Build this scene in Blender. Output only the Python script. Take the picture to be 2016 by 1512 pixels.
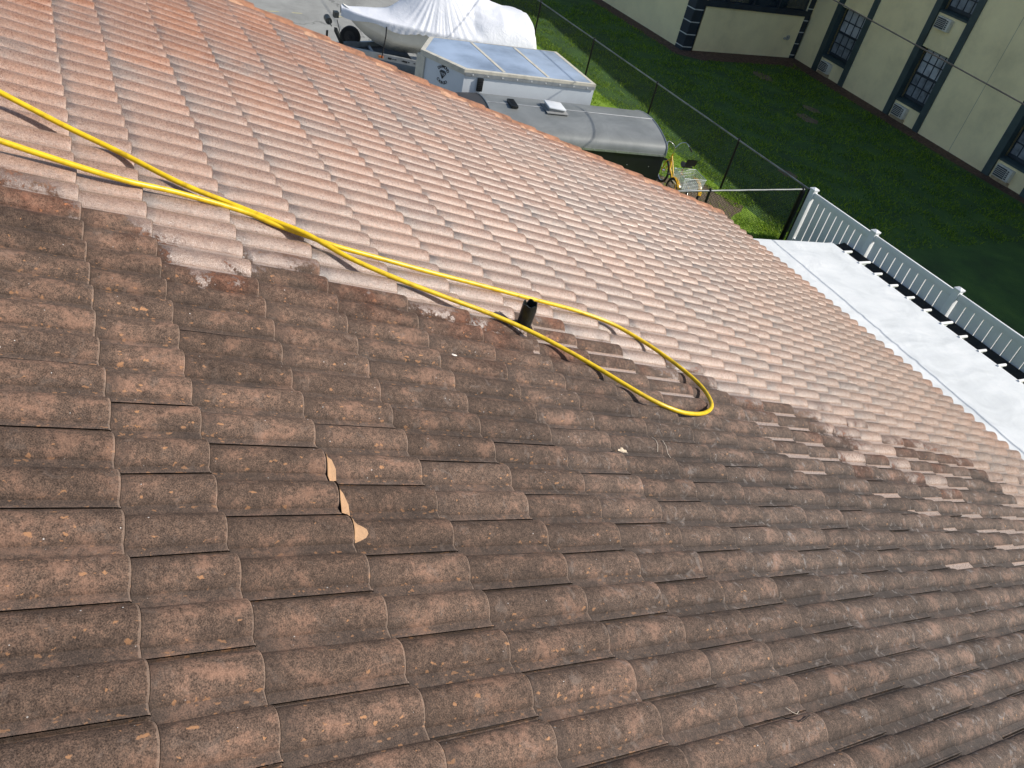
import bpy, bmesh, math, random
import numpy as np
from mathutils import Vector, Matrix, noise

for o in list(bpy.data.objects): bpy.data.objects.remove(o)
SC = bpy.context.scene
COL = SC.collection
R = math.radians
random.seed(7); RNG = np.random.default_rng(7)

# ------------------------------------------------------------------ camera, sky, sun, exposure
cam = bpy.data.cameras.new('camera'); cam.sensor_width = 36; cam.lens = 27.787
cam.clip_start = 0.05; cam.clip_end = 900
camo = bpy.data.objects.new('camera', cam); COL.objects.link(camo); SC.camera = camo
CR = ((0.425343, 0.883425, 0.196582), (0.62723, -0.13116, -0.767711), (-0.652431, 0.449842, -0.609898))
m = Matrix.Identity(4)
for i in range(3):
    m[i][0] = CR[0][i]; m[i][1] = -CR[1][i]; m[i][2] = -CR[2][i]
m[0][3], m[1][3], m[2][3] = 1.63787, 0.06229, 1.76283
camo.matrix_world = m

SUN_AZ, SUN_EL = R(28), R(37.5)
SKY_STRENGTH, SUN_STRENGTH, EXPOSURE = 0.125, 4.9, 0.0
world = bpy.data.worlds.new("World"); SC.world = world; world.use_nodes = True
wn = world.node_tree.nodes
sky = wn.new('ShaderNodeTexSky'); sky.sky_type = 'NISHITA'; sky.sun_disc = False
sky.sun_elevation = SUN_EL; sky.sun_rotation = SUN_AZ
world.node_tree.links.new(sky.outputs[0], wn['Background'].inputs[0])
wn['Background'].inputs[1].default_value = SKY_STRENGTH
sl = bpy.data.lights.new('sun', 'SUN'); sl.energy = SUN_STRENGTH; sl.angle = R(0.53); sl.color = (1.0, 0.945, 0.86)
so = bpy.data.objects.new('sun', sl); COL.objects.link(so)
sdir = Vector((math.sin(SUN_AZ)*math.cos(SUN_EL), math.cos(SUN_AZ)*math.cos(SUN_EL), math.sin(SUN_EL)))
so.rotation_euler = (-sdir).to_track_quat('-Z', 'Y').to_euler(); so.location = (5, 5, 20)
SC.view_settings.view_transform = 'Standard'; SC.view_settings.look = 'None'
SC.view_settings.exposure = EXPOSURE; SC.view_settings.gamma = 1

# ------------------------------------------------------------------ helpers
def tag(o, label=None, cat=None, group=None, kind=None):
    if label: o['label'] = label
    if cat: o['category'] = cat
    if group: o['group'] = group
    if kind: o['kind'] = kind
    return o
def empty(name, loc, rz=0, label=None, cat=None, group=None):
    o = bpy.data.objects.new(name, None); COL.objects.link(o)
    o.location = loc; o.rotation_euler = (0, 0, rz); o.empty_display_size = .2
    return tag(o, label, cat, group)
def link(name, me, mat, parent=None, world=False):
    o = bpy.data.objects.new(name, me); COL.objects.link(o)
    if mat is not None and not me.materials: me.materials.append(mat)
    if parent is not None:
        o.parent = parent
        if world:   # vertices given in world space
            o.matrix_parent_inverse = wmat(parent).inverted()
    return o
def wmat(o):
    mm = Matrix.Translation(o.location) @ o.rotation_euler.to_matrix().to_4x4()
    if o.parent is not None: mm = wmat(o.parent) @ o.matrix_parent_inverse @ mm
    return mm

class MB:
    def __init__(s): s.v = []; s.f = []; s.mi = []; s.cur = 0
    def add(s, vs, fs):
        b = len(s.v); s.v += [tuple(v) for v in vs]
        for f in fs: s.f.append(tuple(i+b for i in f)); s.mi.append(s.cur)
        return s
    def box(s, c, d, rz=0, ry=0, rx=0, top=1.0):
        M_ = Matrix.Translation(c) @ Matrix.Rotation(rz, 4, 'Z') @ Matrix.Rotation(ry, 4, 'Y') @ Matrix.Rotation(rx, 4, 'X')
        vs = []
        for z in (-.5, .5):
            k = top if z > 0 else 1
            for x, y in ((-.5, -.5), (.5, -.5), (.5, .5), (-.5, .5)):
                vs.append(M_ @ Vector((x*d[0]*k, y*d[1]*k, z*d[2])))
        return s.add(vs, [(3, 2, 1, 0), (4, 5, 6, 7), (0, 1, 5, 4), (1, 2, 6, 5), (2, 3, 7, 6), (3, 0, 4, 7)])
    def b2(s, x0, x1, y0, y1, z0, z1): return s.box(((x0+x1)/2, (y0+y1)/2, (z0+z1)/2), (x1-x0, y1-y0, z1-z0))
    def prism(s, poly, z0, z1):
        n = len(poly)
        vs = [(x, y, z0) for x, y in poly] + [(x, y, z1) for x, y in poly]
        return s.add(vs, [tuple(range(n))[::-1], tuple(range(n, 2*n))] + [(i, (i+1) % n, n+(i+1) % n, n+i) for i in range(n)])
    def ext(s, poly, d):      # polygon of 3-d points pushed along d
        n = len(poly); d = Vector(d)
        vs = [Vector(p) for p in poly] + [Vector(p)+d for p in poly]
        return s.add(vs, [tuple(range(n))[::-1], tuple(range(n, 2*n))] + [(i, (i+1) % n, n+(i+1) % n, n+i) for i in range(n)])
    def tube(s, pts, r, n=8, caps=True, closed=False):
        pts = [Vector(p) for p in pts]; N = len(pts)
        rr = r if hasattr(r, '__len__') else [r]*N
        up = None; rings = []
        for i, p in enumerate(pts):
            if closed: t = pts[(i+1) % N]-pts[i-1]
            else: t = pts[min(i+1, N-1)]-pts[max(i-1, 0)]
            t.normalize()
            if up is None:
                up = Vector((0, 0, 1)) if abs(t.z) < .9 else Vector((1, 0, 0))
            a = t.cross(up)
            if a.length < 1e-6: a = t.orthogonal()
            a.normalize(); b = a.cross(t).normalized(); up = b
            rings.append([p + (a*math.cos(2*math.pi*k/n) + b*math.sin(2*math.pi*k/n))*rr[i] for k in range(n)])
        vs = [v for rg in rings for v in rg]; fs = []
        for i in range(N if closed else N-1):
            j = (i+1) % N
            for k in range(n): fs.append((i*n+k, j*n+k, j*n+(k+1) % n, i*n+(k+1) % n)[::-1])
        if caps and not closed:
            fs.append(tuple(range(n))); fs.append(tuple((N-1)*n+k for k in range(n))[::-1])
        return s.add(vs, fs)
    def cyl(s, a, b, r, n=12, r2=None): return s.tube([a, b], [r, r if r2 is None else r2], n)
    def torus(s, c, axis, R_, r, n=28, k=8):
        axis = Vector(axis).normalized(); a = axis.orthogonal().normalized(); b = axis.cross(a)
        return s.tube([Vector(c)+(a*math.cos(2*math.pi*i/n)+b*math.sin(2*math.pi*i/n))*R_ for i in range(n)], r, k, closed=True)
    def grid(s, P, flip=False):
        ny = len(P); nx = len(P[0]); b = []
        fs = []
        for i in range(ny-1):
            for j in range(nx-1):
                q = (i*nx+j, i*nx+j+1, (i+1)*nx+j+1, (i+1)*nx+j)
                fs.append(q[::-1] if flip else q)
        return s.add([p for row in P for p in row], fs)
    def mesh(s, name, smooth=None):
        me = bpy.data.meshes.new(name); me.from_pydata(s.v, [], s.f); me.update()
        if smooth is not None:
            me.polygons.foreach_set('use_smooth', [True]*len(me.polygons))
            me.set_sharp_from_angle(angle=R(smooth))
        return me
    def build(s, name, mat, parent=None, smooth=None, world=False, bevel=None):
        me = s.mesh(name, smooth)
        if bevel:
            bm = bmesh.new(); bm.from_mesh(me)
            ed = [e for e in bm.edges if len(e.link_faces) == 2 and e.calc_face_angle(0) > R(40)]
            bmesh.ops.bevel(bm, geom=ed, offset=bevel, segments=2, affect='EDGES', profile=.6, clamp_overlap=True)
            bm.to_mesh(me); bm.free()
            me.polygons.foreach_set('use_smooth', [True]*len(me.polygons)); me.set_sharp_from_angle(angle=R(50))
        return link(name, me, mat, parent, world)

# ------------------------------------------------------------------ materials
MATS = {}
def new_mat(name):
    mt = bpy.data.materials.new(name); mt.use_nodes = True
    return mt, mt.node_tree.nodes, mt.node_tree.links, mt.node_tree.nodes['Principled BSDF']
def ramp(nodes, links, src, stops, interp='LINEAR'):
    r = nodes.new('ShaderNodeValToRGB'); r.color_ramp.interpolation = interp
    e = r.color_ramp.elements
    while len(e) < len(stops): e.new(.5)
    for i, (p, c) in enumerate(stops):
        e[i].position = p; e[i].color = (*c, 1) if len(c) == 3 else c
    links.new(src, r.inputs[0]); return r
def noise_n(nodes, links, scale, detail=4, rough=.55, dist=0, vec=None):
    n = nodes.new('ShaderNodeTexNoise'); n.inputs['Scale'].default_value = scale; n.inputs['Detail'].default_value = detail
    n.inputs['Roughness'].default_value = rough; n.inputs['Distortion'].default_value = dist
    if vec is not None: links.new(vec, n.inputs['Vector'])
    return n
def mathn(nodes, links, op, a, b=None, c=None, clamp=False):
    n = nodes.new('ShaderNodeMath'); n.operation = op; n.use_clamp = clamp
    for i, x in enumerate((a, b, c)):
        if x is None: continue
        if isinstance(x, (int, float)): n.inputs[i].default_value = x
        else: links.new(x, n.inputs[i])
    return n.outputs[0]
def mixc(nodes, links, fac, a, b, mode='MIX'):
    n = nodes.new('ShaderNodeMix'); n.data_type = 'RGBA'; n.blend_type = mode
    if isinstance(fac, (int, float)): n.inputs[0].default_value = fac
    else: links.new(fac, n.inputs[0])
    for k, x in ((6, a), (7, b)):
        if isinstance(x, tuple): n.inputs[k].default_value = (*x, 1)
        else: links.new(x, n.inputs[k])
    return n.outputs[2]
def simple(name, col, rough=.5, metal=0, var=.12, scale=6, bump=0, bscale=60, spec=.5, coat=0):
    if name in MATS: return MATS[name]
    mt, N, L, P = new_mat(name)
    tc = N.new('ShaderNodeTexCoord')
    n = noise_n(N, L, scale, 6, .6, 0, tc.outputs['Object'])
    lo = tuple(max(0, c*(1-var*1.6)) for c in col); hi = tuple(min(1, c*(1+var)) for c in col)
    r = ramp(N, L, n.outputs[0], [(.3, lo), (.5, col), (.72, hi)])
    L.new(r.outputs[0], P.inputs['Base Color'])
    rr = mathn(N, L, 'MULTIPLY_ADD', n.outputs[0], .25, rough-.12, clamp=True); L.new(rr, P.inputs['Roughness'])
    P.inputs['Metallic'].default_value = metal; P.inputs['Specular IOR Level'].default_value = spec
    P.inputs['Coat Weight'].default_value = coat
    if bump:
        nb = noise_n(N, L, bscale, 5, .6, 0, tc.outputs['Object'])
        b = N.new('ShaderNodeBump'); b.inputs['Strength'].default_value = bump; b.inputs['Distance'].default_value = .02
        L.new(nb.outputs[0], b.inputs['Height']); L.new(b.outputs[0], P.inputs['Normal'])
    MATS[name] = mt; return mt

def tile_material():
    mt, N, L, P = new_mat('concrete_roof_tile')
    tc = N.new('ShaderNodeTexCoord'); obj = tc.outputs['Object']
    def attr(nm):
        a = N.new('ShaderNodeAttribute'); a.attribute_name = nm; return a.outputs['Fac']
    dirt, rnd, rnd2, prof, butt, warm, pale = [attr(k) for k in ('dirt', 'rnd', 'rnd2', 'prof', 'butt', 'warm', 'pale')]
    lip = attr('lip')
    mp = N.new('ShaderNodeMapping'); mp.inputs['Scale'].default_value = (1, .55, .55); L.new(obj, mp.inputs['Vector']); st = mp.outputs[0]
    nbig = noise_n(N, L, 2.2, 4, .6, .4, obj).outputs[0]
    nmid = noise_n(N, L, 11, 6, .65, .5, st).outputs[0]
    nfin = noise_n(N, L, 60, 5, .7, 0, obj).outputs[0]
    ngr = noise_n(N, L, 260, 3, .7, 0, obj).outputs[0]
    nhf = noise_n(N, L, 620, 2, .6, 0, obj).outputs[0]
    # washed concrete: salmon, greyer at the head of each tile, orange far up the slope
    pink = ramp(N, L, nmid, [(.28, (.26, .168, .122)), (.5, (.33, .215, .156)), (.7, (.38, .240, .170))]).outputs[0]
    orange = ramp(N, L, nmid, [(.28, (.205, .086, .043)), (.5, (.300, .122, .055)), (.72, (.37, .142, .058))]).outputs[0]
    wf = mathn(N, L, 'MULTIPLY_ADD', nbig, .5, warm); wf = mathn(N, L, 'SUBTRACT', wf, .17, clamp=True)
    clean = mixc(N, L, wf, pink, orange)
    # grey residue
    hd = mathn(N, L, 'SUBTRACT', 1, butt); hd = mathn(N, L, 'POWER', hd, 3.0); g = mathn(N, L, 'MULTIPLY_ADD', rnd, .30, nmid); g = mathn(N, L, 'MULTIPLY_ADD', hd, .30, g); g = mathn(N, L, 'MULTIPLY_ADD', prof, .10, g)
    gm = ramp(N, L, g, [(.60, (0, 0, 0)), (.98, (1, 1, 1))]).outputs[0]
    gfac = mathn(N, L, 'MULTIPLY', gm, mathn(N, L, 'MULTIPLY_ADD', rnd2, .45, .35))
    clean = mixc(N, L, gfac, clean, (.150, .125, .108))
    clean = mixc(N, L, mathn(N, L, 'MULTIPLY', ramp(N, L, ngr, [(.5, (0, 0, 0)), (.72, (1, 1, 1))]).outputs[0], .35), clean, (.62, .50, .42))
    sc = ramp(N, L, nfin, [(.36, (.70, .68, .68)), (.5, (1, 1, 1)), (.64, (1.22, 1.2, 1.18))]).outputs[0]
    clean = mixc(N, L, .8, clean, sc, 'MULTIPLY')
    sg = ramp(N, L, ngr, [(.38, (.72, .72, .72)), (.5, (1, 1, 1)), (.62, (1.25, 1.25, 1.25))]).outputs[0]
    clean = mixc(N, L, .8, clean, sg, 'MULTIPLY')
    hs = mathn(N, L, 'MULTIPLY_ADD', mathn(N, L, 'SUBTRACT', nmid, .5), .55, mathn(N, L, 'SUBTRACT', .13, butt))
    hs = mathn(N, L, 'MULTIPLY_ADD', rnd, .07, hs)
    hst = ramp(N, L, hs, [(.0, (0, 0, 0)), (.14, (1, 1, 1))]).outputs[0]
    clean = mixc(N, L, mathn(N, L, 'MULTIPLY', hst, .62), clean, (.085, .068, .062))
    bv = mathn(N, L, 'MULTIPLY_ADD', rnd2, .14, .93)
    cb = N.new('ShaderNodeCombineColor')
    for k in range(3): L.new(bv, cb.inputs[k])
    clean = mixc(N, L, 1.0, clean, cb.outputs[0], 'MULTIPLY')
    # grime: dark brown-black algae on the same tile
    dk = ramp(N, L, nmid, [(.28, (.072, .050, .039)), (.48, (.116, .078, .058)), (.62, (.156, .101, .074)), (.78, (.205, .132, .095))]).outputs[0]
    grit = ramp(N, L, ngr, [(.36, (.34, .32, .31)), (.5, (1, 1, 1)), (.62, (1.75, 1.65, 1.55))]).outputs[0]
    dk = mixc(N, L, .85, dk, grit, 'MULTIPLY')
    hf = ramp(N, L, nhf, [(.3, (.6, .6, .6)), (.6, (1.15, 1.15, 1.15))]).outputs[0]
    dk = mixc(N, L, .6, dk, hf, 'MULTIPLY')
    fi = ramp(N, L, nfin, [(.34, (.55, .53, .52)), (.5, (1, 1, 1)), (.66, (1.4, 1.34, 1.28))]).outputs[0]
    dk = mixc(N, L, .8, dk, fi, 'MULTIPLY')
    # worn orange lichen specks (more of them in the gutters) and white dots
    vo = N.new('ShaderNodeTexVoronoi'); vo.inputs['Scale'].default_value = 64; vo.inputs['Randomness'].default_value = 1
    mp2 = N.new('ShaderNodeMapping'); mp2.inputs['Scale'].default_value = (1.25, .6, .6); L.new(obj, mp2.inputs['Vector'])
    dn = noise_n(N, L, 40, 3, .6, 0, obj); addv = N.new('ShaderNodeVectorMath'); addv.operation = 'MULTIPLY_ADD'
    L.new(dn.outputs['Color'], addv.inputs[0]); addv.inputs[1].default_value = (.03, .03, .03); L.new(mp2.outputs[0], addv.inputs[2])
    L.new(addv.outputs[0], vo.inputs['Vector'])
    sepc = N.new('ShaderNodeSeparateColor'); L.new(vo.outputs['Color'], sepc.inputs[0])
    sp = mathn(N, L, 'SUBTRACT', 1, mathn(N, L, 'MULTIPLY', prof, .9)); sp = mathn(N, L, 'MULTIPLY_ADD', sp, .72, -.06)
    sp = mathn(N, L, 'MULTIPLY', sp, mathn(N, L, 'MULTIPLY_ADD', nbig, 2.6, -.7, clamp=True))
    sp = mathn(N, L, 'MULTIPLY', sp, mathn(N, L, 'MULTIPLY_ADD', pale, -.75, 1)); sel = mathn(N, L, 'LESS_THAN', sepc.outputs[0], sp)
    rad = mathn(N, L, 'MULTIPLY_ADD', sepc.outputs[1], .28, .16)
    spot = mathn(N, L, 'MULTIPLY', sel, ramp(N, L, mathn(N, L, 'DIVIDE', vo.outputs['Distance'], rad), [(.7, (1, 1, 1)), (1.0, (0, 0, 0))]).outputs[0])
    dk = mixc(N, L, mathn(N, L, 'MULTIPLY', spot, .85), dk, (.42, .215, .105))
    wear = ramp(N, L, mathn(N, L, 'MULTIPLY_ADD', nfin, .35, mathn(N, L, 'MULTIPLY', nmid, .8)), [(.60, (0, 0, 0)), (.76, (1, 1, 1))]).outputs[0]
    dk = mixc(N, L, mathn(N, L, 'MULTIPLY', wear, .6), dk, (.30, .165, .11))
    vw = N.new('ShaderNodeTexVoronoi'); vw.inputs['Scale'].default_value = 46; L.new(obj, vw.inputs['Vector'])
    sw = N.new('ShaderNodeSeparateColor'); L.new(vw.outputs['Color'], sw.inputs[0])
    wsel = mathn(N, L, 'MULTIPLY', mathn(N, L, 'LESS_THAN', sw.outputs[0], .22), mathn(N, L, 'LESS_THAN', vw.outputs['Distance'], mathn(N, L, 'MULTIPLY', sw.outputs[1], .10)))
    dk = mixc(N, L, wsel, dk, (.62, .58, .54))
    # grime packed in the lap at the head and along the foot of each barrel, pale lichen scabs lower down
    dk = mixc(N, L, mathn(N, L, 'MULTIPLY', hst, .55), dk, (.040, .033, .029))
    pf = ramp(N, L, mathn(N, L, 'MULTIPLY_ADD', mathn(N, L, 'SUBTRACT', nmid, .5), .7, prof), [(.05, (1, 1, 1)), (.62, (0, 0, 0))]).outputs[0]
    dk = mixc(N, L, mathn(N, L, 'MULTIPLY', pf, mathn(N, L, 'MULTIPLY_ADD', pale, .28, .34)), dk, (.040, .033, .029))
    pl = noise_n(N, L, 17, 5, .65, .8, obj).outputs[0]
    plf = mathn(N, L, 'MULTIPLY', ramp(N, L, pl, [(.58, (0, 0, 0)), (.66, (1, 1, 1))]).outputs[0], mathn(N, L, 'MULTIPLY_ADD', pale, .42, .12))
    dk = mixc(N, L, plf, dk, (.29, .235, .20))
    # grey towards the lower end of the slope
    dk = mixc(N, L, mathn(N, L, 'MULTIPLY', pale, .9), dk, mixc(N, L, 1.0, dk, (.93, 1.05, 1.16), 'MULTIPLY'))
    tv = mathn(N, L, 'MULTIPLY_ADD', rnd, .38, .82)
    ct = N.new('ShaderNodeCombineColor')
    for k in range(3): L.new(tv, ct.inputs[k])
    dk = mixc(N, L, 1.0, dk, ct.outputs[0], 'MULTIPLY')
    # where the washer has been: per-vertex distance + per-tile jitter + ragged noise
    d = mathn(N, L, 'MULTIPLY_ADD', mathn(N, L, 'SUBTRACT', nmid, .5), 1.15, dirt)
    d = mathn(N, L, 'MULTIPLY_ADD', mathn(N, L, 'SUBTRACT', nfin, .5), 1.1, d)
    nst = noise_n(N, L, 5.5, 4, .6, .6, obj).outputs[0]; d = mathn(N, L, 'MULTIPLY_ADD', mathn(N, L, 'SUBTRACT', nst, .5), 1.9, d)
    dm = ramp(N, L, mathn(N, L, 'MULTIPLY_ADD', d, 1.6, .5), [(.40, (0, 0, 0)), (.62, (1, 1, 1))]).outputs[0]
    # wet rust-brown stain just inside the grime edge
    wet = ramp(N, L, mathn(N, L, 'MULTIPLY_ADD', d, .5, .2), [(.2, (1, 1, 1)), (.75, (0, 0, 0))]).outputs[0]
    wet = mathn(N, L, 'MULTIPLY', wet, ramp(N, L, nbig, [(.42, (0, 0, 0)), (.55, (1, 1, 1))]).outputs[0])
    dk = mixc(N, L, mathn(N, L, 'MULTIPLY', wet, .75), dk, mixc(N, L, 1.0, dk, (.95, .58, .46), 'MULTIPLY'))
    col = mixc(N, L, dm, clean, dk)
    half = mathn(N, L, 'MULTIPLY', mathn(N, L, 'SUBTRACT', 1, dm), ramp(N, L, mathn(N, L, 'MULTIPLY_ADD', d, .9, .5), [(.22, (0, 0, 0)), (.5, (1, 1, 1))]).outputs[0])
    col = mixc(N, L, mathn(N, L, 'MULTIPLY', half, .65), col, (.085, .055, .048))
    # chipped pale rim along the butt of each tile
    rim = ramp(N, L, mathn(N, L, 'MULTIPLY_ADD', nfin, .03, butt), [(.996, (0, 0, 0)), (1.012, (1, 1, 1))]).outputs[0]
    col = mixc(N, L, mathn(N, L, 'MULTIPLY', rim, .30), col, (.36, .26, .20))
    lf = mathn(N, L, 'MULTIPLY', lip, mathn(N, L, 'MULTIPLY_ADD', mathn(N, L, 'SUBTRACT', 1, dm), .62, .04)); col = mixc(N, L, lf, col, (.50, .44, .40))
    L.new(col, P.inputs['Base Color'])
    ng2 = noise_n(N, L, 120, 3, .7, 0, obj).outputs[0]; sp2 = ramp(N, L, ng2, [(.42, (0, 0, 0)), (.60, (1, 1, 1))]).outputs[0]
    ro = mathn(N, L, 'MULTIPLY_ADD', ngr, .20, .14); ro = mathn(N, L, 'MULTIPLY_ADD', sp2, .22, ro); ro = mathn(N, L, 'MULTIPLY_ADD', mathn(N, L, 'SUBTRACT', nmid, .5), .3, ro)
    rf = N.new('ShaderNodeMix'); rf.data_type = 'FLOAT'; L.new(dm, rf.inputs[0]); L.new(ro, rf.inputs[2]); rf.inputs[3].default_value = .74
    L.new(rf.outputs[0], P.inputs['Roughness'])
    L.new(mathn(N, L, 'MULTIPLY', mathn(N, L, 'SUBTRACT', 1, dm), mathn(N, L, 'MULTIPLY_ADD', nst, .3, -.06, clamp=True)), P.inputs['Coat Weight']); P.inputs['Coat Roughness'].default_value = .34; P.inputs['Coat IOR'].default_value = 1.45
    sf = N.new('ShaderNodeMix'); sf.data_type = 'FLOAT'; L.new(dm, sf.inputs[0]); sf.inputs[2].default_value = .8; sf.inputs[3].default_value = .18
    L.new(sf.outputs[0], P.inputs['Specular IOR Level'])
    b1 = N.new('ShaderNodeBump'); b1.inputs['Strength'].default_value = .55; b1.inputs['Distance'].default_value = .0035; L.new(ngr, b1.inputs['Height'])
    b2 = N.new('ShaderNodeBump'); b2.inputs['Strength'].default_value = .5; b2.inputs['Distance'].default_value = .012; L.new(nmid, b2.inputs['Height']); L.new(b1.outputs[0], b2.inputs['Normal'])
    L.new(b2.outputs[0], P.inputs['Normal']); L.new(b2.outputs[0], P.inputs['Coat Normal'])
    return mt

# ------------------------------------------------------------------ the roof
A = 0.334232; CA, SA = math.cos(A), math.sin(A)
PITCH = .157; ZG = -5.7
def S(x, s, h=0.0): return Vector((x, s*CA + h*SA, -s*SA + h*CA))
EDGES = [-2.75, -2.35, -1.95, -1.55, -1.15, -.754, -.354, .046, .319, .718, 1.097, 1.538, 1.943, 2.337, 2.738, 3.146, 3.572,
         3.974, 4.368, 4.755, 5.145, 5.521, 5.866, 6.261, 6.642, 7.023, 7.405, 7.786, 8.167, 8.549, 8.93, 9.313]
I1 = 7                                   # EDGES[7] is the first traced butt line
K0, K1 = -42, 24
STEP = .023
BOUND = [(-3, -3.2), (-1.2, -2.6), (-.7, -2.2), (-.231, -1.912), (-.106, -1.856), (.035, -1.718), (.29, -1.531), (.4, -1.43), (.682, -1.454), (1.044, -1.50), (1.232, -1.449),
         (1.514, -1.434), (1.796, -1.364), (2.15, -1.43), (2.4, -1.58), (2.8, -1.63), (3.15, -1.60), (3.367, -1.50), (3.586, -1.38), (3.947, -1.236), (4.439, -1.245),
         (4.852, -1.06), (5.536, -.976), (6.256, -.88), (7.072, -.77), (7.976, -.60), (9.4, -.2)]
def bnd(s): return float(np.interp(s, [b[0] for b in BOUND], [b[1] for b in BOUND]))
HP = .037
def prof(u):       # height of one barrel of the tile, u in 0..1 from its -X foot
    if u <= .045 or u >= .77: return 0.0
    t = (u-.045)/.725
    t2 = t**.84
    return HP*math.sin(math.pi*t2)**.70
US = [0, .045, .050, .062, .085, .12, .165, .22, .29, .36, .43, .50, .57, .64, .68, .72, .747, .762, .77, .84, .93]

house = empty('house', (-6.6, 8.6, ZG), 0, 'single-storey house with a low-pitched roof of concrete barrel tiles, half washed clean and half grimy', 'house')
mb = MB(); att = {k: [] for k in ('dirt', 'rnd', 'rnd2', 'prof', 'butt', 'warm', 'pale', 'lip')}
def add_tile(j, k, nb):
    s0, s1 = EDGES[j-1], EDGES[j]
    if s1 > 9: ds = 0
    else: ds = random.uniform(-.005, .005)
    dk_ = random.uniform(-.0016, .0016); dh = random.uniform(-.0015, .0015); tilt = random.uniform(-.0022, .0022); skew = random.uniform(-.004, .004)
    r1, r2 = random.random(), random.random()
    sc_ = (s0+s1)/2; xc = (k+nb/2)*PITCH
    lo_s = s1 > 3.2
    jit = random.uniform(-.45, .45)*(1.7 if lo_s else 1) + (random.random() < (.34 if lo_s else .16))*random.uniform(-1.5, 1.1)*(1 if s1 > 2.0 else .5)
    xs = []
    for b in range(nb):
        for u in US: xs.append((b+u, prof(u)))
    xs.append((nb-.075, 0)); xs.append((nb-.065, .005)); xs.append((nb-.026, .005))
    ss = [(-.06, 0), (.10, 0), (.35, 0), (.62, 0), (.85, 0), (.955, 0), (.988, -.0008), (1.0, -.0042)]
    rows = []; b0 = len(mb.v)
    P = []; meta = []
    for t, drop in ss:
        row = []
        s = s0 + (s1-s0)*t + ds
        for uu, pz in xs:
            x = (k+uu)*PITCH + dk_ + skew*(t-.5)
            h = pz - STEP*(1-t) + dh + tilt*(uu-nb/2)
            if uu == 0: h -= .002
            row.append(S(x, s, h+drop)); meta.append((t, pz, s, x))
        P.append(row)
    mb.grid(P)
    n0 = len(xs)
    # butt face and side skirts
    vs = []; fs = []
    for uu, pz in xs:
        x = (k+uu)*PITCH + dk_ + skew*.5
        vs.append(S(x, s1+ds+.0015, pz+dh-.0042+tilt*(uu-nb/2))); vs.append(S(x, s1+ds-.002, pz+dh-.027)); meta += [(1, pz, s1, x)]*2
    for i in range(n0-1): fs.append((2*i, 2*i+2, 2*i+3, 2*i+1)[::-1])
    mb.add(vs, fs)
    for uu in (0, nb-.026):
        vs = []
        for t, drop in ss:
            x = (k+uu)*PITCH + dk_ + skew*(t-.5); h = -STEP*(1-t)+dh+tilt*(uu-nb/2)+drop-(.002 if uu == 0 else 0)
            s = s0+(s1-s0)*t+ds
            vs += [S(x, s, h), S(x, s, h-.022)]; meta += [(t, 0, s, x)]*2
        mb.add(vs, [(2*i, 2*i+2, 2*i+3, 2*i+1) if uu == 0 else (2*i, 2*i+1, 2*i+3, 2*i+2) for i in range(len(ss)-1)])
    # washed channel beside dirty barrels near the wash line
    strip = (random.random() < .62)
    for t, pz, s, x in meta:
        d = (x - bnd(s)) / .34 + jit
        if 2.25 < s < 2.75 and -1.55 < x < -1.2: d -= .25
        if s > 2.3 and strip and pz < .004 and -.3 < d < (1.5 + .5*max(0, s-3)) : d = -2.2
        # damp-dark fringe where the spray stopped half way
        att['dirt'].append(max(-3, min(3, d)))
        att['lip'].append(1.0 if (x/PITCH-k) > nb-.085 else (.55 if pz == 0 and (x/PITCH-k) % 1 > .75 else 0.0)); att['rnd'].append(r1); att['rnd2'].append(r2); att['prof'].append(min(1, pz/HP)); att['butt'].append(max(0, t))
        wv = max(0, min(1, (-1.2-x)/4.5)) * max(0, min(1, (4.8-s)/4.0)) * 1.25
        wv = max(wv, .95*max(0, min(1, (-5.9-x)/.7)), .35*max(0, min(1, (s-8.7)/.5)))
        att['warm'].append(min(1, wv)); att['pale'].append(max(0, min(1, (s-.8)/2.5))*max(0, min(1, (x+2)/1.5)))
for j in range(1, len(EDGES)):
    par = (j - I1) % 2            # butt lines with even offset join at even rows
    k = K0 if (K0 % 2) == par else K0-1
    while k < K1:
        if k < K0: add_tile(j, K0, 1); k += 2; continue
        add_tile(j, k, 2); k += 2
me = mb.mesh('roof_tiles')
for k_, vals in att.items():
    a_ = me.attributes.new(k_, 'FLOAT', 'POINT'); a_.data.foreach_set('value', vals)
me.polygons.foreach_set('use_smooth', [True]*len(me.polygons)); me.set_sharp_from_angle(angle=R(48))
M_TILE = tile_material()
link('roof', me, M_TILE, house, True)
del mb, att
XL, XR = K0*PITCH-.02, K1*PITCH
# underlay and rear slope
mb = MB()
mb.add([S(XL-.05, -2.9, -.06), S(XR+1.4, -2.9, -.06), S(XR+1.4, 9.27, -.06), S(XL-.05, 9.27, -.06)], [(0, 1, 2, 3)])
top = S(0, -2.9, -.06)
mb.add([(XL-.05, top.y, top.z), (XR+1.4, top.y, top.z), (XR+1.4, top.y-9, top.z-3), (XL-.05, top.y-9, top.z-3)], [(3, 2, 1, 0)])
mb.build('underlay', simple('felt', (.02, .017, .015), .9), house, world=True)
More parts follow.
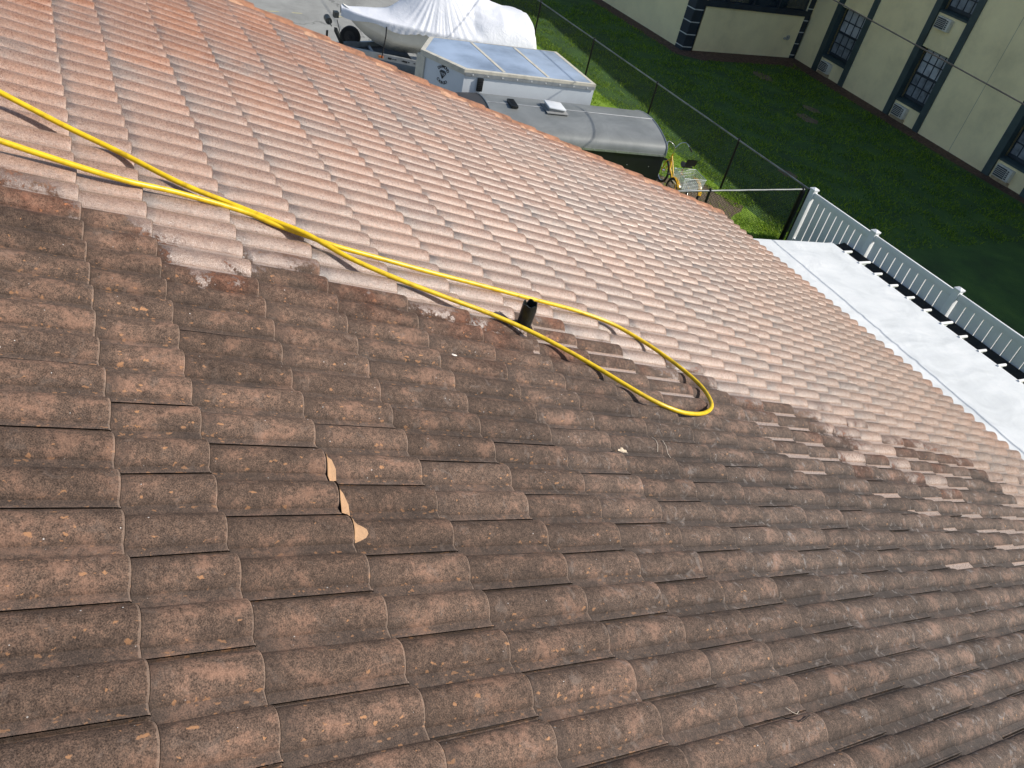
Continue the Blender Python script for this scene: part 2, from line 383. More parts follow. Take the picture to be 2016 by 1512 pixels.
# rake: overlapping orange trim tiles bedded in mortar
M_RAKE = simple('rake_clay', (.36, .165, .088), .6, 0, .4, 9, .6, 80)
mb = MB()
s = -2.6
while s < 9.2:
    L_ = .40; s2 = min(s+L_+.05, 9.32); wob = random.uniform(-.006, .006); rr = random.uniform(-.006, .006)
    P = []
    for t in (0, .5, .93, 1):
        row = []; hh = -.012 + .026*t
        for q in range(11):
            an = math.pi*(q/10)
            r = .082 - (.004 if t == 1 else 0)
            row.append(S(XL-.052+wob-r*math.cos(an)*1.05, s+(s2-s)*t+rr, -.004+hh+.044*math.sin(an)**.8))
        for dz in (.05, .14): row.insert(0, S(XL-.052+wob-.088, s+(s2-s)*t+rr, hh-dz))
        P.append(row)
    P = [list(r_) for r_ in P]
    mb.grid(P, True)
    e = P[-1]; mb.add([*e, *[p+Vector((0, 0, -.03)) for p in e]], [(i, i+1, len(e)+i+1, len(e)+i) for i in range(len(e)-1)])
    s += L_
mb.build('rake_trim', M_RAKE, house, smooth=45, world=True)
M_MORT = simple('rake_mortar', (.52, .30, .19), .8, 0, .3, 14, .6, 70)
for i in range(60):
    mb = MB(); s = RNG.uniform(-2.4, 9.1)
    w_ = RNG.uniform(.02, .05); l_ = RNG.uniform(.05, .17)
    cx_ = XL+RNG.uniform(.025, .07)
    P = []
    for a_ in range(5):
        P.append([S(cx_+(q/4-.5)*w_*2+RNG.uniform(-.006, .006), s+(a_/4-.5)*l_*2+RNG.uniform(-.01, .01), .008+.03*math.sin(math.pi*q/4)*math.sin(math.pi*a_/4)+RNG.uniform(0, .006)) for q in range(5)])
    mb.grid(P); mb.build('mortar', M_MORT, house, smooth=60, world=True)
# eave, fascia, walls
ev = S(0, 9.313, 0)
WH = simple('white_paint', (.78, .78, .76), .45, 0, .05, 4)
mb = MB(); mb.b2(XL-.02, XR+1.3, ev.y-.10, ev.y-.075, ev.z-.26, ev.z-.06); mb.build('fascia', WH, house, world=True)
mb = MB()
mb.add([(XL+.02, ev.y-.1, ev.z-.25), (XL+.02, -2.7, .70), (XL+.02, -11.7, -2.4), (XL+.02, -11.7, -2.6), (XL+.02, -2.7, .5), (XL+.02, ev.y-.1, ev.z-.32)], [(0, 1, 4, 5), (1, 2, 3, 4)])
mb.build('rake_board', WH, house, world=True)
mb = MB()
x0, x1, y0, y1 = XL+.45, XR+1, -11.2, ev.y-.75
mb.b2(x0, x1, y0, y1, ZG, ev.z-.28)
mb.add([(x0, y1, ev.z-.28), (x0, y0, ev.z-.28), (x0, -2.7, .45)], [(0, 1, 2)])
mb.build('wall', simple('house_stucco', (.62, .57, .48), .85, 0, .08, 3, .4, 60), house, world=True)
# sawn-off steel pipe
pc = Vector((-1.531, 2.345*CA, 0)); base = S(-1.531, 2.345, .0); pipe_m = simple('wet_black_metal', (.03, .034, .034), .3, .35, .3, 18, .3, 60)
mb = MB(); pr = .042; H_ = .178
nseg = 18; lean = Vector((.012, .01, 0))
ot, it, ob, ib = [], [], [], []
for i in range(nseg):
    an = 2*math.pi*i/nseg; c_, s_ = math.cos(an), math.sin(an)
    rr = pr*(1+.05*math.sin(3*an)); dz = .007*math.sin(5*an+1)+random.uniform(-.004, .004)
    if i in (2, 3): dz -= .035
    if i in (9,): dz -= .02
    ob.append(base+Vector((c_*rr, s_*rr, -.03))); ot.append(base+lean+Vector((c_*rr*1.02, s_*rr*1.02, H_+dz)))
    it.append(base+lean+Vector((c_*rr*.90, s_*rr*.90, H_+dz))); ib.append(base+Vector((c_*rr*.88, s_*rr*.88, -.02)))
n = nseg
mb.add(ob+ot+it+ib, [(i, (i+1) % n, n+(i+1) % n, n+i) for i in range(n)] + [(n+i, n+(i+1) % n, 2*n+(i+1) % n, 2*n+i) for i in range(n)] + [(2*n+i, 2*n+(i+1) % n, 3*n+(i+1) % n, 3*n+i) for i in range(n)] + [tuple(3*n+i for i in range(n))])
pipe = mb.build('vent_pipe', pipe_m, house, smooth=40, world=True)
mb = MB()
for i in range(16):
    an = 2*math.pi*i/16; p = base+Vector((math.cos(an)*.05, math.sin(an)*.055, .012+random.uniform(-.006, .008)))
    mb.box(p, (.03, .026, .018), random.random()*3, random.random(), random.random())
mb.build('flashing_mortar', simple('pipe_mortar', (.30, .22, .17), .8, 0, .4, 30, .5, 90), house, bevel=.004, world=True)
# buff sealant smeared down one joint
M_SEAL = simple('buff_sealant', (.46, .275, .15), .7, 0, .1, 25, .4, 120)
mb = MB()
pts = [(-.262, .004, .005), (-.245, .004, .016), (-.215, .003, .026), (-.18, .003, .026), (-.15, .003, .017), (-.125, .003, .008), (-.105, .002, .004), (-.085, .003, .012), (-.05, .003, .024), (-.01, .003, .026), (.02, .002, .020), (.04, .002, .012), (.055, .002, .016), (.065, .002, .030), (.075, .002, .040), (.088, .002, .042), (.10, .003, .034), (.108, .004, .018), (.113, .005, .005)]
P = []
for q in range(6):
    row = []
    for x, ds, w_ in pts:
        hh_ = prof((x/PITCH) % 1)+(.0025 if q == 0 else -STEP*(.55 if q == 1 else 1)+.0045+.003*math.sin(math.pi*q/5))+.002*noise.noise(Vector((x*40, q, 0)))
        row.append(S(x, (.7135 if q == 0 else .7205)+w_*1.25*max(0, q-1)/4+.002*noise.noise(Vector((x*30, q*.3, 7)))*(q > 0), hh_))
    P.append(row)
mb.grid(P, True)
mb.build('sealant_streak', M_SEAL, house, smooth=60, world=True)
mb = MB(); mb.tube([S(.949, 2.09, prof(6.04 % 1)+.012), S(.955, 2.145, prof(.08)+.006), S(.972, 2.16, prof(.19)+.002), S(.99, 2.205, prof(.30)+.001), S(.975, 2.28, prof(.21)+.003)], .0018, 5)
mb.build('crack', simple('crack_dark', (.012, .01, .009), .95), house, world=True)

# ------------------------------------------------------------------ hose
HOSE = [(-2.62, -1.2, .16), (-2.50, -.75, .15), (-2.47, -.352, .105), (-2.43, -.24, .095), (-2.36, .012, .06), (-2.262, .252, .048), (-2.11, .487, .05), (-2.045, .707, .046), (-1.965, .935, .05), (-1.883, 1.085, .062), (-1.765, 1.29, .05), (-1.672, 1.54, .045), (-1.596, 1.813, .045), (-1.523, 2.09, .045), (-1.427, 2.32, .045), (-1.295, 2.53, .045), (-1.174, 2.683, .045), (-1.049, 2.82, .045), (-0.948, 2.944, .045), (-0.885, 3.065, .045), (-0.858, 3.213, .045), (-0.893, 3.414, .045), (-1.0, 3.588, .045), (-1.173, 3.668, .045), (-1.34, 3.645, .045), (-1.527, 3.544, .045), (-1.679, 3.405, .045), (-1.788, 3.238, .045), (-1.843, 2.948, .045), (-1.846, 2.62, .045), (-1.848, 2.4, .045), (-1.852, 2.1, .045), (-1.852, 1.817, .045), (-1.862, 1.511, .045), (-1.875, 1.25, .043), (-1.911, 1.107, .040), (-1.956, .934, .038), (-2.0, .781, .040), (-1.991, .468, .05), (-1.958, .24, .055), (-1.961, .015, .062), (-1.972, -.24, .075), (-1.966, -.346, .09), (-1.99, -.75, .13), (-2.06, -1.2, .14)]
def catmull(pts, n=8):
    out = []
    for i in range(len(pts)-1):
        p0, p1, p2, p3 = pts[max(i-1, 0)], pts[i], pts[i+1], pts[min(i+2, len(pts)-1)]
        for q in range(n):
            t = q/n
            out.append(.5*((2*p1)+(p2-p0)*t+(2*p0-5*p1+4*p2-p3)*t*t+(3*p1-p0-3*p2+p3)*t**3))
    out.append(pts[-1]); return out
hp = catmull([S(*p) for p in HOSE])
mb = MB(); mb.tube(hp, .0132, 14)
M_HOSE, N_, L_n, P_ = new_mat('yellow_rubber')
tc = N_.new('ShaderNodeTexCoord'); nn = noise_n(N_, L_n, 25, 5, .6, 0, tc.outputs['Object'])
L_n.new(ramp(N_, L_n, nn.outputs[0], [(.3, (.52, .34, .012)), (.5, (.80, .53, .010)), (.75, (.88, .60, .02))]).outputs[0], P_.inputs['Base Color'])
P_.inputs['Roughness'].default_value = .33
tag(mb.build('hose', M_HOSE, smooth=60), 'yellow rubber washing hose looping down across the roof tiles', 'hose')

# ------------------------------------------------------------------ litter on the tiles
def scrap(name, x, s_, size, col, label, cat, h=.03, curl=.3, rot=0.0, lobes=5):
    mb = MB(); n = 15; vs = []
    for i in range(n):
        an = 2*math.pi*i/n; r = size*(.62+.38*abs(math.sin(lobes*an/2+rot)))
        dx, ds = r*math.cos(an)*.7, r*math.sin(an)*1.2
        vs.append(S(x+dx, s_+ds, h+curl*abs(dx)))
    n0 = len(vs); vs += [v+Vector((0, 0, .0015)) for v in vs]; vs += [S(x, s_, h+.004), S(x, s_, h+.0055)]
    fs = [(i, (i+1) % n, 2*n0) for i in range(n)] + [(n+(i+1) % n, n+i, 2*n0+1) for i in range(n)] + [(i, n+i, n+(i+1) % n, (i+1) % n) for i in range(n)]
    mb.add(vs, fs)
    return tag(mb.build(name, simple(name+'_mat', col, .8, 0, .3, 60)), label, cat)
def hprof(x): return prof((x/PITCH) % 1)
scrap('dry_leaf', -.446, 2.354, .028, (.62, .50, .36), 'small curled pale dry leaf lying on the grimy tiles', 'leaf', hprof(-.446)+.006, .5)
scrap('paint_flake', -1.375, 3.125, .02, (.85, .86, .86), 'small white flake on dark tile inside the hose loop', 'flake', hprof(-1.375)-.01, .3, 1)
scrap('dropping', -1.09, 1.66, .014, (.75, .68, .6), 'tiny pale bird dropping on a grimy tile left of the hose', 'dropping', hprof(-1.09)-.004, .2, 2, 3)
def twig(x, s_, dx, ds, label, bend=.008):
    mb = MB(); pts = [S(x+dx*t+bend*math.sin(3*t), s_+ds*t, hprof(x+dx*t)+.002-STEP*.3+.006) for t in (0, .3, .6, 1)]
    mb.tube(pts, .0013, 6)
    tag(mb.build('twig', simple('twig_mat', (.7, .6, .48), .7), smooth=60), label, 'twig', 'straw bits on the grimy tiles')
twig(-.60, 2.70, .09, -.01, 'thin straw on the grimy tiles, nearer the hose of the close pair')
twig(-.57, 2.755, .10, .02, 'thin straw on the grimy tiles, farther right of the close pair')
twig(.915, 2.23, .02, .06, 'curled pale straw on grimy tiles near the lower right of the photo', .02)

# ------------------------------------------------------------------ ground
def ground_mat(name, stops, scale, bump, bscale, rough=.9, fine=140, extra=None):
    mt, N, L, P = new_mat(name); tc = N.new('ShaderNodeTexCoord'); o = tc.outputs['Object']
    n1 = noise_n(N, L, scale, 8, .65, .3, o); n2 = noise_n(N, L, fine, 3, .6, 0, o)
    c = ramp(N, L, n1.outputs[0], stops).outputs[0]
    g = ramp(N, L, n2.outputs[0], [(.3, (.65, .65, .65)), (.55, (1, 1, 1)), (.75, (1.3, 1.3, 1.3))]).outputs[0]
    c = mixc(N, L, .8, c, g, 'MULTIPLY')
    if extra: c = extra(N, L, o, c)
    L.new(c, P.inputs['Base Color']); P.inputs['Roughness'].default_value = rough
    b = N.new('ShaderNodeBump'); b.inputs['Strength'].default_value = bump; b.inputs['Distance'].default_value = .03
    nb = noise_n(N, L, bscale, 4, .6, 0, o); L.new(nb.outputs[0], b.inputs['Height']); L.new(b.outputs[0], P.inputs['Normal'])
    return mt
def cracks(N, L, o, c):
    v = N.new('ShaderNodeTexVoronoi'); v.feature = 'DISTANCE_TO_EDGE'; v.inputs['Scale'].default_value = .28
    w = noise_n(N, L, 1.5, 4, .6, 0, o); a = N.new('ShaderNodeVectorMath'); a.operation = 'MULTIPLY_ADD'
    L.new(w.outputs['Color'], a.inputs[0]); a.inputs[1].default_value = (1, 1, 1); L.new(o, a.inputs[2]); L.new(a.outputs[0], v.inputs['Vector'])
    f = ramp(N, L, v.outputs['Distance'], [(.004, (1, 1, 1)), (.012, (0, 0, 0))]).outputs[0]
    return mixc(N, L, mathn(N, L, 'MULTIPLY', f, .55), c, (.09, .09, .085))
M_ASPH = ground_mat('old_asphalt', [(.3, (.25, .25, .235)), (.5, (.33, .33, .31)), (.7, (.40, .40, .375))], .8, .5, 40, .9, 45, cracks)
M_LAWN = ground_mat('lawn_soil', [(.3, (.13, .23, .014)), (.5, (.21, .35, .022)), (.66, (.27, .41, .035)), (.8, (.2, .2, .07))], .9, .8, 30)
M_DIRT = ground_mat('bare_soil', [(.3, (.10, .07, .04)), (.5, (.17, .125, .075)), (.7, (.23, .18, .11))], 2.5, .8, 30)
M_MULCH = ground_mat('mulch', [(.3, (.035, .02, .013)), (.5, (.10, .052, .032)), (.7, (.20, .11, .07))], 9, 1, 25, .9, 30)
def sheet(name, x0, x1, y0, y1, z, mat, label=None):
    mb = MB(); mb.add([(x0, y0, z), (x1, y0, z), (x1, y1, z), (x0, y1, z)], [(0, 1, 2, 3)])
    return tag(mb.build(name, mat), kind='structure')
sheet('ground', -250, 250, -250, 250, ZG-.012, M_ASPH)
mb = MB(); mb.add([(-40, 12.1, ZG), (-24.5, 11.9, ZG), (-17.5, 11.7, ZG), (-15.2, 10.4, ZG), (-12.9, 10.6, ZG), (-8.0, 9.0, ZG), (-6.2, 8.0, ZG), (20, 8, ZG), (20, 60, ZG), (-40, 60, ZG)], [tuple(range(10))])
tag(mb.build('lawn', M_LAWN), kind='structure')
M_LAWN_SHADE = ground_mat('lawn_soil_painted_shade', [(.3, (.022, .060, .010)), (.5, (.040, .105, .014)), (.66, (.062, .14, .018)), (.8, (.10, .12, .04))], .9, .8, 30)  # darker greens past the fence, the motel's shade painted into the lawn
mb = MB(); mb.add([(-40, 14.58, ZG+.004), (20, 14.58, ZG+.004), (20, 60, ZG+.004), (-40, 60, ZG+.004)], [(0, 1, 2, 3)]); tag(mb.build('lawn_painted_shade', M_LAWN_SHADE), kind='structure')
def blob(name, cx, cy, rx, ry, z, mat, n=28, ex=.25):
    mb = MB(); vs = [(cx, cy, z)]
    for i in range(n):
        an = 2*math.pi*i/n; k = 1+ex*noise.noise(Vector((math.cos(an)*1.7+cx, math.sin(an)*1.7+cy, 3)))*1.6
        vs.append((cx+rx*k*math.cos(an), cy+ry*k*math.sin(an), z))
    mb.add(vs, [(0, 1+i, 1+(i+1) % n) for i in range(n)])
    return tag(mb.build(name, mat), kind='structure')
blob('dirt', -11.9, 13.05, 1.35, 1.25, ZG+.004, M_DIRT)
blob('dirt', -23.2, 13.6, 1.6, 1.0, ZG+.004, M_DIRT)
for px_, py_, pr_ in ((-18.08, 23.1, .35), (-17.2, 22.1, .45), (-21.2, 23.5, .5), (-13.2, 17.6, .3)): blob('dirt', px_, py_, pr_, pr_*.7, ZG+.008, M_DIRT)
mb = MB(); mb.add([(-40, 20.75, ZG+.008), (-23.2, 20.7, ZG+.008), (-22.6, 21.6, ZG+.008), (-22.65, 25.8, ZG+.008), (-22.0, 26.4, ZG+.008), (-15, 25.75, ZG+.008), (-11, 25.55, ZG+.008), (2, 24.2, ZG+.008), (2, 30, ZG+.008), (-40, 30, ZG+.008)], [tuple(range(10))])
tag(mb.build('mulch_bed', M_MULCH), kind='structure')
# yellow line worn thin on the asphalt, wheel-stop cracks
mb = MB()
for i in range(22):
    y = 3.0+i*.36
    if random.random() < .25: continue
    x = -24.55+random.uniform(-.02, .02)
    mb.add([(x-.03-random.random()*.02, y, ZG-.008), (x+.03+random.random()*.02, y, ZG-.008), (x+.035, y+.3, ZG-.008), (x-.035, y+.3, ZG-.008)], [(0, 1, 2, 3)])
tag(mb.build('line_marking', simple('yellow_line', (.50, .46, .27), .8, 0, .25, 12)), kind='structure')
mb = MB(); mb.b2(-29.5, -27.2, 8.0, 9.4, ZG-.012, ZG+.12)
tag(mb.build('kerb', simple('red_brick', (.30, .12, .08), .8, 0, .3, 9, .5, 30)), kind='structure')

# grass blades
def grass():
    def scatter(n, x0, x1, y0, y1, hmin, hmax):
        x = RNG.uniform(x0, x1, n); y = RNG.uniform(y0, y1, n)
        return x, y, RNG.uniform(hmin, hmax, n)
    xs, ys, hs = [], [], []
    for a in ((80000, -28, -4, 10.4, 15.4, .025, .065), (60000, -29, -9, 15.4, 26.8, .04, .09), (14000, -14, -8.6, 10, 15, .03, .075)):
        x, y, h = scatter(*a)
        keep = np.ones(len(x), bool)
        edge = np.interp(x, [-40, -24.5, -17.5, -15.2, -12.9, -8, -6.2, 20], [12.1, 11.9, 11.7, 10.4, 10.6, 9.0, 8, 8])
        keep &= y > edge + RNG.normal(0, .08, len(x))
        keep &= ~((x < -22.6) & (y > 20.75)); keep &= ~((y > 26.4+(x+22)*-.11) & (x > -22.6)); keep &= ~((x > -7.3) & (y < 14.3))
        d = ((x+11.9)/1.3)**2+((y-13.05)/1.2)**2; keep &= (d > 1) | (RNG.random(len(x)) < .08)
        d = ((x+23.2)/1.6)**2+((y-13.6)/1.0)**2; keep &= (d > 1) | (RNG.random(len(x)) < .2)
        for px_, py_, pr_ in ((-18.08, 23.1, .35), (-17.2, 22.1, .45), (-21.2, 23.5, .5), (-13.2, 17.6, .3)):
            keep &= (((x-px_)/pr_)**2+((y-py_)/(pr_*.7))**2 > 1) | (RNG.random(len(x)) < .25)
        cl = np.array([noise.noise(Vector((a_*1.3, b_*1.3, 0))) for a_, b_ in zip(x, y)])
        keep &= RNG.random(len(x)) < .75+cl*1.1
        h = h*(1+cl*.9)
        xs.append(x[keep]); ys.append(y[keep]); hs.append(h[keep])
    x = np.concatenate(xs); y = np.concatenate(ys); h = np.concatenate(hs); n = len(x)
    an = RNG.uniform(0, 2*np.pi, n); w = RNG.uniform(.008, .018, n); le = RNG.normal(0, .9, (n, 2))*h[:, None]
    v = np.zeros((n, 3, 3)); v[:, :, 2] = ZG
    v[:, 0, 0] = x-np.cos(an)*w; v[:, 0, 1] = y-np.sin(an)*w; v[:, 1, 0] = x+np.cos(an)*w; v[:, 1, 1] = y+np.sin(an)*w
    v[:, 2, 0] = x+le[:, 0]; v[:, 2, 1] = y+le[:, 1]; v[:, 2, 2] = ZG+h
    me = bpy.data.meshes.new('grass')
    me.vertices.add(3*n); me.vertices.foreach_set('co', v.reshape(-1))
    me.loops.add(3*n); me.loops.foreach_set('vertex_index', np.arange(3*n))
    me.polygons.add(n); me.polygons.foreach_set('loop_start', np.arange(0, 3*n, 3)); me.polygons.foreach_set('loop_total', np.full(n, 3))
    me.update(); a_ = me.attributes.new('rnd', 'FLOAT', 'POINT'); a_.data.foreach_set('value', np.repeat(RNG.random(n)-np.where(y > 14.56, .34, 0.0), 3))  # blades past the fence shifted darker, shade painted into their colour
    mt, N, L, P = new_mat('grass_blade'); at = N.new('ShaderNodeAttribute'); at.attribute_name = 'rnd'
    tc = N.new('ShaderNodeTexCoord'); nz = noise_n(N, L, .7, 4, .6, 0, tc.outputs['Object'])
    f = mathn(N, L, 'ADD', mathn(N, L, 'MULTIPLY', at.outputs['Fac'], .6), mathn(N, L, 'MULTIPLY', nz.outputs[0], .5))
    c = ramp(N, L, f, [(.0, (.045, .12, .018)), (.22, (.11, .21, .018)), (.5, (.28, .43, .03)), (.75, (.42, .57, .055)), (.95, (.50, .50, .13))]).outputs[0]
    L.new(c, P.inputs['Base Color']); P.inputs['Roughness'].default_value = .55
    tr = N.new('ShaderNodeBsdfTranslucent'); L.new(c, tr.inputs[0]); mx = N.new('ShaderNodeMixShader'); mx.inputs[0].default_value = .6
    L.new(P.outputs[0], mx.inputs[1]); L.new(tr.outputs[0], mx.inputs[2]); L.new(mx.outputs[0], N['Material Output'].inputs[0])
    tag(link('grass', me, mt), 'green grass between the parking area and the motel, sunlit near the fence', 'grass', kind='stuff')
grass()

# ------------------------------------------------------------------ patio cover
PZ0, PZ1 = -3.17, -3.40
pat = empty('patio_cover', (-6.1, 11.0, ZG), 0, 'white flat patio cover running along the eave of the tiled roof', 'patio cover')
def white_roof():
    mt, N, L, P = new_mat('white_coated_roof'); tc = N.new('ShaderNodeTexCoord'); o = tc.outputs['Object']
    mp = N.new('ShaderNodeMapping'); mp.inputs['Scale'].default_value = (1, .5, 1); L.new(o, mp.inputs['Vector'])
    n1 = noise_n(N, L, 2.6, 6, .6, .8, mp.outputs[0]); n2 = noise_n(N, L, 30, 4, .6, 0, o)
    c = ramp(N, L, n1.outputs[0], [(.25, (.58, .60, .60)), (.5, (.70, .72, .72)), (.7, (.78, .79, .78))]).outputs[0]
    v = N.new('ShaderNodeTexVoronoi'); v.inputs['Scale'].default_value = 5; L.new(o, v.inputs['Vector'])
    c = mixc(N, L, mathn(N, L, 'LESS_THAN', v.outputs['Distance'], .035), c, (.5, .5, .48))
    L.new(c, P.inputs['Base Color']); P.inputs['Roughness'].default_value = .5
    b = N.new('ShaderNodeBump'); b.inputs['Strength'].default_value = .5; b.inputs['Distance'].default_value = .04
    w = noise_n(N, L, 1.6, 4, .5, 1.2, o); L.new(w.outputs[0], b.inputs['Height'])
    b3 = N.new('ShaderNodeBump'); b3.inputs['Strength'].default_value = .25; b3.inputs['Distance'].default_value = .01; L.new(n2.outputs[0], b3.inputs['Height']); L.new(b.outputs[0], b3.inputs['Normal'])
    L.new(b3.outputs[0], P.inputs['Normal']); return mt
M_WR = white_roof()
XP0, XP1 = -6.13, 4.2; YP0, YP1 = 8.72, 10.98
def pz(y): return PZ0+(PZ1-PZ0)*(y-YP0)/(YP1-YP0)
mb = MB(); P = []
ysr = np.linspace(YP0, YP1, 30); xsr = np.linspace(XP0, XP1, 150)
for y in ysr:
    row = []
    for x in xsr:
        z = pz(y)+.006*noise.noise(Vector((x*1.7, y*1.2, 1)))
        q = (x-XP0-.22) % .34; z += .010*math.exp(-((q-.17-.03*noise.noise(Vector((x*.7, y*3, 5))))/.025)**2)   # ridges of coating at each pan joint
        if y > 9.52: z -= .003
        row.append((x, y, z))
    P.append(row)
mb.grid(P)
mb.build('roof_panel', M_WR, pat, smooth=70, world=True)
mb = MB(); mb.ext([(XP0, YP0, pz(YP0)-.02), (XP0, YP1, pz(YP1)-.02), (XP1, YP1, pz(YP1)-.02), (XP1, YP0, pz(YP0)-.02)], (0, 0, -.06))
mb.build('deck', WH, pat, world=True)
mb = MB(); mb.b2(XP0, XP1, YP1-.004, YP1+.02, PZ1-.13, PZ1-.004)
mb.b2(XP0-.02, XP0, YP0, YP1, PZ1-.13, PZ1+.0)
mb.build('trim', WH, pat, world=True)
for i in range(30):
    x = -5.84+i*.338
    ln = .26 if i % 5 == 1 else .17
    mb = MB(); mb.tube([(x, YP1-.03, PZ1+.004), (x+.002, YP1+ln*.92, PZ1-.004), (x+.002, YP1+ln, PZ1-.006)], [.022, .022, .013], 8)
    mb.ext([(x-.006, YP1+.02, PZ1), (x-.006, YP1+ln*.8, PZ1-.01), (x-.006, YP1+.10, PZ1-.09), (x-.006, YP1+.02, PZ1-.10)], (.012, 0, 0))
    mb.build('bracket', WH, pat, smooth=40, world=True)
for x in (-5.9, -2.4, 1.1, 3.9):
    mb = MB(); mb.b2(x-.04, x+.04, YP1-.14, YP1-.06, ZG, PZ1-.1); mb.build('post', WH, pat, world=True)

# ------------------------------------------------------------------ black cover between patio and fence
mb = MB(); P = []
for a_ in range(9):
    y = 11.9+a_*.313
    P.append([(x, y, ZG+.05+.80*min(1, (y-11.9)/2.45)**.6+.012*noise.noise(Vector((x*2, y*2, 0)))) for x in np.linspace(-8.3, 3.5, 60)])
mb.grid(P)
mb.ext([P[0][0], P[-1][0], (-8.3, P[-1][0][1], ZG), (-8.3, 11.9, ZG)], (.01, 0, 0))
mb.grid([P[-1], [(p[0], p[1], ZG) for p in P[-1]]])
tag(mb.build('tarp', simple('black_tarp', (.014, .014, .013), .85, 0, .3, 5, .6, 30), smooth=60), 'long black tarp spread between the white patio cover and the white fence', 'tarp')

# ------------------------------------------------------------------ white vinyl fence
vf = empty('vinyl_fence', (-9.67, 14.47, ZG), 0, 'white vinyl privacy fence with capped posts along the lawn edge', 'fence')
M_VIN = simple('white_vinyl', (.88, .885, .89), .38, 0, .03, 3)
FZ = ZG+1.36; posts = [-9.67, -7.80, -5.62, -3.40, -1.18, 1.04, 3.26]
for i, x in enumerate(posts):
    mb = MB(); mb.b2(x-.064, x+.064, 14.405, 14.535, ZG, FZ+.02); p = mb.build('post', M_VIN, vf, world=True, bevel=.004)
    mb = MB(); mb.box((x, 14.47, FZ+.034), (.155, .155, .03)); mb.add([(x-.078, 14.392, FZ+.049), (x+.078, 14.392, FZ+.049), (x+.078, 14.548, FZ+.049), (x-.078, 14.548, FZ+.049), (x, 14.47, FZ+.085)], [(0, 1, 4), (1, 2, 4), (2, 3, 4), (3, 0, 4)])
    mb.build('post_cap', M_VIN, p, world=True)
for i in range(len(posts)-1):
    a_, b_ = posts[i]+.064, posts[i+1]-.064
    mb = MB(); mb.b2(a_, b_, 14.448, 14.492, FZ-.16, FZ-.02); mb.build('top_rail', M_VIN, vf, world=True, bevel=.003)
    mb = MB(); mb.b2(a_, b_, 14.448, 14.492, ZG+.06, ZG+.20); mb.build('bottom_rail', M_VIN, vf, world=True)
    a_ += .045; n = round((b_-a_)/.198); w_ = (b_-a_)/n
    for k in range(n):
        mb = MB(); mb.b2(a_+k*w_, a_+(k+1)*w_-(.023 if k < n-1 else 0), 14.452, 14.488, ZG+.2, FZ-.16)
        mb.build('picket', M_VIN, vf, world=True)

# ------------------------------------------------------------------ chain-link fences
M_BLK = simple('black_vinyl_steel', (.012, .012, .013), .4, .2, .2, 8)
M_RAIL = simple('galvanised_rail', (.20, .21, .21), .5, .4, .3, 3)
def chainlink(name, a, b, label, post_pts, rail_mat, endposts=True):
    a = Vector(a); b = Vector(b); L = (b-a).length; u = (b-a)/L
    root = empty(name, a, 0, label, 'fence'); H = 1.30
    wall = Vector((u.y, -u.x, 0))*.03
    for t in post_pts:
        p = a+u*t; mb = MB(); mb.cyl(p, p+Vector((0, 0, H+.02)), .028, 10); mb.cyl(p+Vector((0, 0, H+.0)), p+Vector((0, 0, H+.055)), .036, 10, .02)
        mb.build('post', M_BLK, root, smooth=40, world=True)
    mb = MB(); mb.tube([a+u*(L*i/24)+Vector((0, 0, H+.002*math.sin(i*2.1))) for i in range(25)], .021, 8)
    mb.build('top_rail', rail_mat, root, smooth=60, world=True)
    mb = MB(); h0, h1 = .04, H-.01; D = .058; D = .080; wv = .0028
    n = int((L+(h1-h0))/D)
    V, F = [], []
    for s_ in (1, -1):
        for i in range(n+1):
            # diagonal line  t = c + s*(h-h0)
            c = i*D-(0 if s_ == -1 else (h1-h0))
            t0, t1 = c, c+s_*(h1-h0); q0, q1 = h0, h1
            lo, hi = 0.0, L
            def clip(t0, q0, t1, q1):
                if abs(t1-t0) < 1e-9: return None
                pts = []
                for (ta, qa) in ((t0, q0), (t1, q1)):
                    tc_ = min(max(ta, lo), hi); qc = q0+(q1-q0)*(tc_-t0)/(t1-t0); pts.append((tc_, qc))
                return pts
            if (t0 < lo and t1 < lo) or (t0 > hi and t1 > hi): continue
            (ta, qa), (tb, qb) = clip(t0, q0, t1, q1)
            if abs(qb-qa) < .02: continue
            A_ = a+u*ta+Vector((0, 0, qa))+wall*(.9+.1*s_); B_ = a+u*tb+Vector((0, 0, qb))+wall*(.9+.1*s_)
            mb.tube([A_, B_], wv, 3, caps=False)
    mb.build('wire_mesh', M_BLK, root, world=True)
    return root
chainlink('chain_link_fence', (-9.84, 14.53, ZG), (-34.5, 14.6, ZG), 'long black chain-link fence on the grass between the trailers and the motel', [0, 2.6, 6.3, 9.85, 13.5, 17.2, 20.9, 24.6], M_RAIL)
chainlink('chain_link_fence', (-9.86, 14.38, ZG), (-9.98, 8.7, ZG), 'short black chain-link fence running from the white fence corner back to the house', [0.05, 2.7, 5.6], M_RAIL)
mb = MB(); mb.b2(-9.90, -9.81, 14.32, 14.40, ZG, ZG+1.28)
tag(mb.build('fence_post', M_BLK, bevel=.01), 'thick black end post against the end of the white vinyl fence', 'post')

# ------------------------------------------------------------------ overhead wire
mb = MB(); pts = []
for i in range(61):
    x = -75+i*2.2; pts.append((x, 13.02-.1054*(x+10), -.565-.029*(x+10)+.0002*(x+7.6)**2))
mb.tube(pts, .0115, 8)
tag(mb.build('overhead_wire', simple('wire_jacket', (.10, .085, .07), .7, 0, .3, 4), smooth=60), 'thick dark overhead utility wire crossing in front of the motel wall', 'wire')

